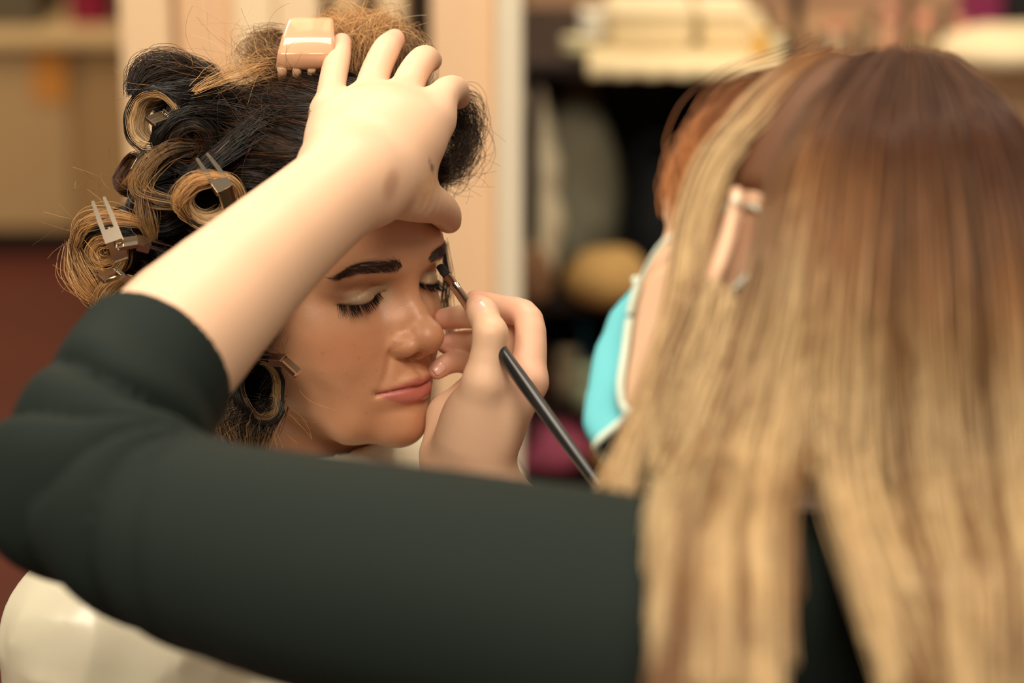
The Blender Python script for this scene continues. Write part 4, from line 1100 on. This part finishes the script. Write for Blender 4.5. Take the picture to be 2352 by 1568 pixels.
def grow(n_guides, region, lens, part_x, seed, forward, child, spread, offs, name, tone=1.0, far_side=False):
    rg = np.random.RandomState(seed)
    dirs = rg.normal(0, 1, (n_guides * 30, 3)); dirs /= ln(dirs)[:, None]
    pts = dirs * np.array([7.5, 9.5, 8.5]) + np.array([0, -8.2, 3.4])
    pts = pts[region(pts)][:n_guides]; n = len(pts)
    side = np.where(pts[:, 0] > part_x, 1.0, -1.0)
    p = ar2w(pts); k = 26
    L = rg.uniform(lens[0], lens[1], n); ds = L / k
    comb = np.stack([side * 1.0, forward(pts), -0.15 * np.ones(n)], 1)
    comb /= ln(comb)[:, None]
    vel = comb @ RA.T
    off = rg.uniform(offs[0], offs[1], n)
    out = []
    sway = rg.normal(0, 0.10, (n, 3)); sway[:, 2] = 0
    for s in range(k):
        d = head_coll(p); nn = grad(head_coll, p, 0.0008); nn /= np.maximum(ln(nn)[:, None], 1e-9)
        tgt = off * min(1.0, (s + 1) / 4)
        push = np.maximum(tgt - d, 0)
        p = p + push[:, None] * nn
        out.append(p.copy())
        g = np.array([0, 0, -1.0]) + sway * 0.6
        close = sstep(0.03, 0.012, d)[:, None]
        w_comb = max(0.0, 1 - s / 9.0)
        g = g + (1.3 * w_comb) * (comb @ RA.T)
        gn = (g * nn).sum(1)[:, None]
        g = g - close * np.minimum(gn, 0.0) * nn - close * 0.6 * np.maximum(gn, 0.0) * w_comb * nn
        g /= np.maximum(ln(g)[:, None], 1e-9)
        vel = 0.55 * vel + 0.45 * g; vel /= np.maximum(ln(vel)[:, None], 1e-9)
        p = p + vel * ds[:, None]
    G = np.stack(out, 1)                                     # n,k,3
    t = np.linspace(0, 1, k)
    o = rg.normal(0, 1, (n, child, 1, 3)) * spread * (0.55 + 0.6 * np.sin(np.pi * np.clip(t * 1.1, 0, 1)))[None, None, :, None]
    S = (G[:, None] + o).reshape(n * child, k, 3)
    S = S + 0.0016 * np.stack([noise3(S, 14, seed + i) for i in range(3)], -1)
    root = np.array(srgb(86, 52, 32)); mid = np.array(srgb(160, 112, 66)); tip = np.array(srgb(222, 184, 128)); low = np.array(srgb(140, 96, 58))
    hi_ = rg.rand(n)
    met = (t[None] * L[:, None])                              # metres from the root
    light = ramp(np.clip(met / 0.30 + rg.normal(0, 0.10, (n, 1)), 0, 1), [(0, root), (0.22, root * 1.25), (0.42, mid), (0.62, tip * 0.92), (1, tip)])
    dark = ramp(np.clip(met / 0.34, 0, 1), [(0, root * 0.8), (0.4, low * 0.75), (1, low)])
    wl = sstep(0.18, 0.42, hi_)[:, None, None]
    C = (light * wl + dark * (1 - wl)) * tone
    C = np.repeat(C, child, 0) * rg.uniform(0.75, 1.18, (n * child, 1, 1))
    strands(name, S, np.linspace(0.00042, 0.00030, k), C, M_HAIR_A, hair_a)
vis = lambda q: (0.85 * q[:, 1] - 0.52 * q[:, 2] < -7.0) & (q[:, 2] > -5.5)
grow(130, lambda q: vis(q) & (q[:, 0] > 0.8), (0.34, 0.46), 0.6, 81, lambda q: -0.4 + 0 * q[:, 1], 24, 0.0045, (0.006, 0.016), 'long_strands', far_side=True)
# the locks that fall towards the camera: guide curves from the parting down to the tips
KEY = np.array([
    [(1935, 172, 1.315), (1775, 228, 1.285), (1656, 335, 1.268), (1594, 480, 1.252), (1560, 690, 1.238), (1488, 920, 1.205), (1412, 1080, 1.195), (1392, 1118, 1.19)],
    [(1965, 158, 1.305), (1805, 240, 1.262), (1672, 370, 1.252), (1604, 560, 1.236), (1585, 740, 1.215), (1525, 950, 1.19), (1462, 1110, 1.18), (1446, 1158, 1.175)],
    [(1995, 148, 1.295), (1870, 265, 1.237), (1795, 420, 1.205), (1760, 600, 1.192), (1700, 800, 1.187), (1615, 1030, 1.160), (1540, 1250, 1.045), (1505, 1620, 1.00)],
    [(2015, 142, 1.290), (1900, 272, 1.220), (1835, 450, 1.192), (1800, 650, 1.182), (1745, 880, 1.177), (1690, 1080, 1.150), (1650, 1280, 1.035), (1640, 1620, 1.00)],
    [(2035, 138, 1.285), (1940, 280, 1.212), (1890, 460, 1.186), (1860, 680, 1.176), (1825, 900, 1.172), (1790, 1080, 1.150), (1765, 1270, 1.040), (1775, 1620, 1.00)],
    [(2055, 136, 1.280), (1995, 290, 1.206), (1960, 470, 1.180), (1935, 700, 1.170), (1925, 930, 1.166), (1940, 1130, 1.145), (2000, 1340, 1.060), (2070, 1620, 1.02)],
    [(2080, 137, 1.280), (2062, 290, 1.206), (2052, 480, 1.180), (2050, 720, 1.170), (2062, 950, 1.166), (2095, 1150, 1.145), (2150, 1350, 1.070), (2180, 1620, 1.03)],
    [(2110, 141, 1.285), (2140, 290, 1.212), (2160, 480, 1.190), (2178, 720, 1.176), (2200, 960, 1.172), (2232, 1160, 1.150), (2270, 1360, 1.080), (2285, 1620, 1.05)],
    [(2150, 150, 1.290), (2232, 290, 1.224), (2280, 480, 1.202), (2310, 720, 1.190), (2330, 970, 1.180), (2352, 1170, 1.160), (2380, 1360, 1.100), (2392, 1620, 1.07)],
    [(2190, 165, 1.300), (2312, 310, 1.262), (2390, 500, 1.250), (2430, 740, 1.240), (2450, 980, 1.220), (2462, 1180, 1.200), (2472, 1400, 1.150), (2482, 1620, 1.12)]], float)
def locks(u, length, child, spread, seed, name, outj=0.008, rad=(0.00042, 0.00030), wav=0.0060, first=0.0, tone=0.86):
    rg = np.random.RandomState(seed); n = len(u)
    kg = np.array([[P(*c) for c in row] for row in KEY])
    cur = np.array([catmull(r, 6) for r in kg])                # 10, 43, 3
    i = np.clip(np.floor(u).astype(int), 0, 8); f = (u - i)[:, None, None]; f = f * f * (3 - 2 * f) * 0.5 + f * 0.5
    G = cur[i] * (1 - f) + cur[i + 1] * f
    K = G.shape[1]; s = (first + (1 - first) * np.linspace(0, 1, 30)[None] * length[:, None]) * (K - 1)
    j = np.clip(np.floor(s).astype(int), 0, K - 2); g = (s - j)[..., None]
    G = np.take_along_axis(G, j[..., None], 1) * (1 - g) + np.take_along_axis(G, (j + 1)[..., None], 1) * g
    tocam = unit(-cdir(0, 1, 0))
    G = G + (rg.uniform(-0.4, 1.0, n) * outj)[:, None, None] * tocam * np.sin(np.linspace(0.12, 1, 30) * np.pi * 0.8)[None, :, None]
    G = G + wav * np.stack([noise3(np.repeat((u * 1.7)[:, None], 30, 1)[..., None] * np.array([1, 0, 0]) + np.linspace(0, 3, 30)[None, :, None] * np.array([0, 1, 0]), 1.0, seed + q) for q in range(3)], -1) * np.linspace(0.1, 1, 30)[None, :, None]
    for _ in range(2):
        q = G.reshape(-1, 3); d = head_coll(q); nn = grad(head_coll, q, 0.0008); nn /= np.maximum(ln(nn)[:, None], 1e-9)
        G = (q + np.maximum(0.005 - d, 0)[:, None] * nn).reshape(G.shape)
    t = np.linspace(0, 1, 30)
    o = rg.normal(0, 1, (n, child, 1, 3)) * spread * (0.5 + 0.7 * np.sin(np.pi * np.clip(t * 1.05, 0, 1)))[None, None, :, None]
    S = (G[:, None] + o).reshape(n * child, 30, 3)
    S = S + 0.0014 * np.stack([noise3(S, 18, seed + q) for q in range(3)], -1)
    S = S + (rg.normal(0, 0.0022, (n * child, 1, 3)) * np.linspace(0, 1, 30)[None, :, None] ** 1.5)
    met = np.cumsum(np.concatenate([np.zeros((n, 1)), ln(np.diff(G, axis=1))], 1), 1) + first * 0.42
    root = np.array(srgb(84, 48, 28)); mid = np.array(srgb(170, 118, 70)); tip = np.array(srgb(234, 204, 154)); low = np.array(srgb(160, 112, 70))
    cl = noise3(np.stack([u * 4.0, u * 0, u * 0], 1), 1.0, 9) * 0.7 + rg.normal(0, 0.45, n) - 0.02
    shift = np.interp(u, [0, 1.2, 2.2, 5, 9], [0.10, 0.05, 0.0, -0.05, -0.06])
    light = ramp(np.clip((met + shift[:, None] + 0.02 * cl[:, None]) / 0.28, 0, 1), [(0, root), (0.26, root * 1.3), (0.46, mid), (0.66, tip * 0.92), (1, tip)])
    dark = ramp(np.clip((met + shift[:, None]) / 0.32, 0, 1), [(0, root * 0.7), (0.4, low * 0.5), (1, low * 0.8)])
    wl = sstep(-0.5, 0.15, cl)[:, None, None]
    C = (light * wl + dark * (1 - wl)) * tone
    C = np.repeat(C, child, 0) * rg.uniform(0.78, 1.16, (n * child, 1, 1))
    strands(name, S, np.linspace(rad[0], rad[1], 30), C, M_HAIR_A, hair_a)
rg = np.random.RandomState(5)
u = rg.uniform(0.0, 0.70, 32); locks(u, rg.uniform(0.86, 1.0, len(u)), 22, 0.0026, 90, 'framing_locks', outj=0.003, wav=0.0030)
u = rg.uniform(0.75, 2.35, 80); locks(u, np.where(u < 1.75, rg.uniform(0.35, 0.62, len(u)), rg.uniform(0.6, 1.0, len(u))), 22, 0.0034, 94, 'under_locks', outj=-0.010, wav=0.004, first=0.50, tone=0.72)  # lower tone paints in the shaded hollow behind the front locks
u = rg.uniform(2.42, 4.0, 160); locks(u, rg.uniform(0.72, 1.0, len(u)), 24, 0.0036, 91, 'side_locks', wav=0.0045)
u = rg.uniform(4.0, 5.0, 80); locks(u, np.where((u > 4.15) & (u < 4.85), rg.uniform(0.60, 0.72, len(u)), rg.uniform(0.7, 1.0, len(u))), 24, 0.0046, 92, 'back_locks')
u = rg.uniform(4.9, 9.0, 300); locks(u, rg.uniform(0.72, 1.0, len(u)), 24, 0.0050, 93, 'back_locks')
# shorter hair over the temple, warm brown
def temple(pts, n, seed, spread, c0, c1):
    rg = np.random.RandomState(seed); c = catmull(pts, 8); k = len(c)
    o = rg.normal(0, 1, (n, 1, 3)) * spread
    q = c[None] + o + 0.002 * np.stack([noise3(c[None] + o, 40, seed + i) for i in range(3)], -1)
    col = ramp(np.clip(np.linspace(0, 1, k)[None] + rg.normal(0, 0.15, (n, 1)), 0, 1), [(0, np.array(srgb(*c0))), (1, np.array(srgb(*c1)))]) * rg.uniform(0.6, 1.2, (n, 1, 1))
    strands('temple_strands', q, 0.0003, col, M_HAIR_A, hair_a)
temple([P(1900, 185, 1.33), P(1740, 245, 1.315), P(1640, 320, 1.30), P(1600, 400, 1.29), P(1605, 450, 1.28)], 900, 95, 0.0075, (96, 54, 30), (190, 122, 66))
temple([P(1870, 200, 1.32), P(1730, 280, 1.29), P(1660, 370, 1.27), P(1630, 440, 1.26)], 400, 96, 0.0040, (104, 60, 34), (186, 126, 72))
# ------------------------------------------------------------------ surgical mask
M_MASK = mat_basic('blue_mask_fabric', srgb(110, 200, 212), 0.7, spec=0.2, sss=0.1)
M_MASKW = mat_basic('white_mask_edge', srgb(226, 240, 226), 0.7, spec=0.2)
def mask_surface(u, v):
    """u -1..1 across (left ear side -> right), v 0..1 top->bottom, head-local cm"""
    x = 5.6 * np.sin(u * 1.25) / math.sin(1.25)
    z = -2.3 - 10.2 * v - 0.9 * np.abs(u) ** 2 * (1 - 2 * v) * 1.2
    base = 2.6 * (1 - np.abs(u) ** 1.7 * 1.7)
    prof = np.interp(v, [0, 0.22, 0.42, 0.7, 0.9, 1.0], [-0.6, 1.1, 1.25, 0.5, -0.6, -2.6])
    y = base + prof * (1 - 0.6 * np.abs(u))
    y = y + 0.16 * np.abs(np.sin(v * 3 * np.pi)) * (1 - np.abs(u) ** 4)
    return np.stack([x, y, z], -1)
nu, nv = 33, 25
uu, vv = np.meshgrid(np.linspace(-1, 1, nu), np.linspace(0, 1, nv), indexing='ij')
S = mask_surface(uu, vv).reshape(-1, 3)
for _ in range(6):
    d = head_sdf(S, eyes=False, neck=False); S = S + np.maximum(0.35 - d, 0)[:, None] * normal_of(lambda q: head_sdf(q, eyes=False, neck=False), S)
fh = lambda q: head_sdf(q, eyes=False, neck=False)
wgt = sstep(0.55, 0.95, np.abs(uu).ravel())
for _ in range(8):
    d = fh(S); S = S + (wgt * np.clip(0.30 - d, -0.6, 0.6))[:, None] * normal_of(fh, S)
i, j = np.meshgrid(np.arange(nu - 1), np.arange(nv - 1), indexing='ij'); a = (i * nv + j).ravel()
mk = mesh_np('face_mask', ar2w(S), np.stack([a, a + 1, a + nv + 1, a + nv], 1), M_MASK, artist)
so = mk.modifiers.new('thickness', 'SOLIDIFY'); so.thickness = 0.0014; so.offset = 1
mk['label'] = 'light blue pleated surgical mask'
Sg = S.reshape(nu, nv, 3)
edge = np.concatenate([Sg[:, 0], Sg[-1, 1:], Sg[::-1, -1][1:], Sg[0, ::-1][1:]])
v_, q_ = tube_mesh([ar2w(edge)], [0.0022], 6); mesh_np('mask_binding', v_, q_, M_MASKW, mk)
for sx, col in ((0, Sg[0]), (-1, Sg[-1])):
    sg = -1 if sx == 0 else 1
    ear = [np.array([sg * 7.1, -7.4, 0.9]), np.array([sg * 7.0, -9.4, 0.8]), np.array([sg * 6.8, -10.2, -1.5]), np.array([sg * 6.8, -8.8, -4.0])]
    path = [col[0]] + [col[0] * 0.55 + ear[0] * 0.45 + np.array([sg * 0.9, 0.2, 0.2])] + ear + [col[-1] * 0.5 + ear[-1] * 0.5 + np.array([sg * 0.6, 0, 0])] + [col[-1]]
    c = catmull(path, 8)
    for _ in range(4):
        d = head_sdf(c, eyes=False, neck=False, ears=True); c = c + np.maximum(0.22 - d, 0)[:, None] * normal_of(lambda q: head_sdf(q, eyes=False, neck=False, ears=True), c)
    v_, q_ = tube_mesh([ar2w(c)], [0.0014], 8); mesh_np('ear_loop', v_, q_, M_MASKW, mk)
# pearl studs
M_PEARL = mat_basic('pearl', srgb(240, 232, 210), 0.15, spec=0.8)
def uv_sphere(c, r, n=10, sc=(1, 1, 1), M=None):
    v = [(0, 0, 1)]
    for a in range(1, n):
        for b in range(2 * n):
            v.append((math.sin(a * math.pi / n) * math.cos(b * math.pi / n), math.sin(a * math.pi / n) * math.sin(b * math.pi / n), math.cos(a * math.pi / n)))
    v.append((0, 0, -1)); v = np.array(v) * r * np.array(sc)
    if M is not None: v = v @ np.asarray(M).T
    m = 2 * n; f = [[0, 1 + b, 1 + (b + 1) % m] for b in range(m)]
    for a in range(n - 2):
        for b in range(m): f.append([1 + a * m + b, 1 + (a + 1) * m + b, 1 + (a + 1) * m + (b + 1) % m, 1 + a * m + (b + 1) % m])
    e = len(v) - 1; f += [[e, 1 + (n - 2) * m + (b + 1) % m, 1 + (n - 2) * m + b] for b in range(m)]
    return v + np.asarray(c), f
for px_, py_ in ((1630, 657), (1588, 667), (1690, 462)):
    ds = np.linspace(1.15, 1.4, 400); pts = np.array([P(px_, py_, x) for x in ds]); f = artist_body(pts)
    i = int(np.argmax(f < 0)) if (f < 0).any() else int(np.argmin(f))
    v_, f_ = uv_sphere(pts[max(i - 1, 0)] + cdir(0, -0.004, 0), 0.0028); mesh_np('stud_earring', v_, f_, M_PEARL, artist)
# ------------------------------------------------------------------ make-up brush
M_SILVER = mat_basic('polished_ferrule', srgb(205, 200, 192), 0.16, metal=1.0)
M_STEEL = mat_basic('clip_steel', srgb(214, 200, 180), 0.16, metal=1.0)
M_BRIST = mat_basic('dark_bristle', srgb(34, 30, 30), 0.7, spec=0.2)
M_POWD = mat_basic('powdered_bristle', srgb(196, 160, 124), 0.8, spec=0.1)
B0, B1 = P(1001, 597, 1.612), P(1372, 1114, 1.452)
def bt(t): return B0 + (B1 - B0) * t
brush = thing('makeup_brush', 'slim black handled make-up brush touching the eyelid', 'brush', bt(0.5))
L_B = np.linalg.norm(B1 - B0)
v, f = lathe(bt(0.0), bt(0.035), [(0, 0.0006), (0.25, 0.0019), (0.6, 0.0027), (1, 0.0031)], 18, 0.75)
tip = mesh_np('bristle_tip', v, f, M_POWD, brush)
v, f = lathe(bt(0.033), bt(0.085), [(0, 0.0031), (0.5, 0.0034), (1, 0.0031)], 18, 0.8); mesh_np('bristle_tuft', v, f, M_BRIST, brush)
v, f = lathe(bt(0.083), bt(0.240), [(0, 0.0029), (0.04, 0.0033), (0.25, 0.0033), (0.27, 0.0036), (0.30, 0.0036), (0.32, 0.0033), (0.5, 0.0034), (0.9, 0.0037), (0.93, 0.0040), (1, 0.0037)], 24); mesh_np('ferrule', v, f, M_SILVER, brush)
v, f = lathe(bt(0.238), bt(1.12), [(0, 0.0035), (0.05, 0.0038), (0.2, 0.0046), (0.4, 0.0047), (0.7, 0.0040), (0.95, 0.0026), (1, 0.0012)], 24); mesh_np('handle', v, f, M_BLACK, brush)

# ------------------------------------------------------------------ hair clips
def hair_clip(head, tips, normal, label, width=0.0115, lever=0.6, short=1.0):
    """double prong clip: head (hinge end) and prong tips in world, normal away from the hair"""
    head = np.asarray(head, float); tips = np.asarray(tips, float)
    L = np.linalg.norm(tips - head); Z = unit(tips - head); N = unit(np.asarray(normal) - (np.asarray(normal) @ Z) * Z); X = np.cross(N, Z)
    M = np.stack([X, Z, N], 1)
    loc = lambda x, y, z: head + M @ np.array([x, y, z])
    t = thing('hair_clip', label, 'hair clip', head, 'metal clips holding the pin curls')
    w = width
    # upper jaw: plate that splits into two prongs
    pr = []
    for s in (-1, 1):
        o = [(s * w * 0.24, 0.006), (s * w * 0.5, 0.006), (s * w * 0.5, L * 0.55), (s * w * 0.42, L * 0.98), (s * w * 0.34, L), (s * w * 0.24, L * 0.98), (s * w * 0.24, L * 0.5)]
        if s < 0: o = o[::-1]
        pr.append(prism(o, 0.0007, M, loc(0, 0, 0.0016)))
    pr.append(box_vf(loc(0, 0.0035, 0.0016), (w, 0.009, 0.0008), M))
    for s in (-1, 1): pr.append(box_vf(loc(s * w * 0.48, 0.003, -0.0006), (0.0006, 0.008, 0.0045), M))
    v, f = merge_vf(pr); mesh_np('upper_jaw', v, f, M_STEEL, t, smooth=False)
    v, f = prism([(-w * 0.30, 0.0), (w * 0.30, 0.0), (w * 0.12, L * 0.22), (w * 0.06, L * 0.34), (-w * 0.06, L * 0.34), (-w * 0.12, L * 0.22)], 0.0007, M, loc(0, 0, -0.0014)); mesh_np('lower_jaw', v, f, M_STEEL, t, smooth=False)
    # lever, tilted away at the hinge end
    a = lever; M2 = np.stack([X, math.cos(a) * Z * -1 + math.sin(a) * N * -1, math.cos(a) * N - math.sin(a) * Z], 1)
    lv = []
    ow, ol = w * 0.52, 0.0135
    lv.append(box_vf(loc(0, 0.0, -0.0008) + M2 @ np.array([0, ol / 2, 0]), (ow * 2 * 0.75, ol, 0.0007), M2))
    for s in (-1, 1): lv.append(box_vf(loc(0, 0.0, -0.0008) + M2 @ np.array([s * ow * 0.78, ol * 0.45, 0.0012]), (0.0006, ol * 0.9, 0.0026), M2))
    lv.append(box_vf(loc(0, 0.0, -0.0008) + M2 @ np.array([0, ol, 0.0010]), (ow * 1.6, 0.0006, 0.0024), M2))
    v, f = merge_vf(lv); mesh_np('lever', v, f, M_STEEL, t, smooth=False)
    th = np.linspace(0, 2 * np.pi * 5, 60)
    sp = np.stack([np.linspace(-w * 0.35, w * 0.35, 60), 0.0012 * np.cos(th) + 0.001, 0.0012 * np.sin(th) - 0.0002], 1) @ M.T + head
    v, q = tube_mesh([sp], [0.00035], 5); mesh_np('spring', v, q, M_STEEL, t)
    return t
CAMN = -cdir(0, 1, 0)
hair_clip(P(386, 266, 1.560), P(455, 300, 1.585), cdir(0.1, -0.6, 0.8), 'metal clip inside the large open curl at upper left', lever=0.7)
hair_clip(P(318, 396, 1.568), P(356, 330, 1.572), cdir(0.45, -0.9, 0.1), 'copper toned clip under the large open curl at upper left')
hair_clip(P(515, 434, 1.528), P(462, 360, 1.535), cdir(0.3, -0.9, 0.3), 'metal clip on the golden ring curl above the forearm', lever=0.9)
hair_clip(P(262, 552, 1.538), P(226, 458, 1.545), cdir(0.1, -0.95, 0.2), 'metal clip with two long prongs on the blonde swirl curl at far left')
hair_clip(P(318, 556, 1.538), P(410, 580, 1.548), cdir(0.0, -0.6, 0.8), 'metal clip lying sideways with prongs pointing at the forearm', lever=0.5)
hair_clip(P(275, 628, 1.540), P(330, 668, 1.560), cdir(0.15, -0.5, 0.85), 'lowest metal clip at the left above the dark sleeve', lever=0.8)
hair_clip(P(648, 826, 1.556), P(582, 822, 1.562), cdir(0.0, -0.35, 0.95), 'metal clip on the dark ring curl beside the cheek', lever=0.75)

# ------------------------------------------------------------------ claw clip on the crown
M_CLAW = mat_basic('peach_translucent_plastic', srgb(248, 200, 160), 0.10, spec=0.6, trans=0.45, coat=0.4)
claw = thing('claw_clip', 'translucent peach claw clip on the crown beside the little finger', 'hair clip', P(700, 110, 1.615))
def claw_jaw(flip):
    # profile rows: (row pixel, depth, half width px)
    rows = [(40, 1.628, 46), (46, 1.620, 53), (84, 1.606, 60), (88, 1.604, 61), (121, 1.600, 66), (126, 1.5995, 66), (152, 1.606, 66), (160, 1.609, 65)]
    nx = 15; top = []; 
    for r, d, hw in rows:
        for i in range(nx):
            s = -1 + 2 * i / (nx - 1)
            cx = 706 + (r - 100) * -0.12
            p = P(cx + hw * s, r, d - 0.012 + 0.0035 * s * s)
            if flip: p = p + cdir(0, 0.050, -0.006) + 2 * cdir(0, (1.600 - d), 0)
            top.append(p)
    top = np.array(top); n = len(top); nr = len(rows)
    th = cdir(0, 0.0026 if not flip else -0.0026, 0.0004)
    bot = top + th; f = []
    for i in range(nr - 1):
        for j in range(nx - 1):
            q = [i * nx + j, (i + 1) * nx + j, (i + 1) * nx + j + 1, i * nx + j + 1]
            f.append(q if not flip else q[::-1]); q2 = [x + n for x in q[::-1]]; f.append(q2 if not flip else q2[::-1])
    rim = list(range(nx)) + [i * nx + nx - 1 for i in range(1, nr)] + [(nr - 1) * nx + j for j in range(nx - 2, -1, -1)] + [i * nx for i in range(nr - 2, 0, -1)]
    for a, b in zip(rim, rim[1:] + rim[:1]): f.append([a, b, b + n, a + n] if not flip else [b, a, a + n, b + n])
    o = mesh_np('jaw', np.concatenate([top, bot]), f, M_CLAW, claw)
    # teeth with rounded gaps between them
    for i in range(4):
        cx = 706 - 7 + (-51 + i * 34)
        off = (cdir(0, 0.050, -0.006) + cdir(0, 2 * (1.6 - 1.609), 0)) if flip else np.zeros(3)
        a = P(cx, 155, 1.5975) + off; b = P(cx, 196, 1.612) + off + (cdir(0, -0.03, 0) if flip else 0)
        v, ff = lathe(a, b, [(0, 0.0034), (0.4, 0.0030), (0.85, 0.0022), (1, 0.0012)], 10, 0.6)
        mesh_np('tooth', v, ff, M_CLAW, claw)
claw_jaw(False); claw_jaw(True)
th = np.linspace(0, 2 * np.pi * 6, 90)
sp = np.stack([np.linspace(-0.009, 0.009, 90), 0.0030 * np.cos(th), 0.0030 * np.sin(th)], 1)
v, q = tube_mesh([sp + P(704, 118, 1.622)], [0.0006], 5); mesh_np('spring', v, q, M_STEEL, claw)
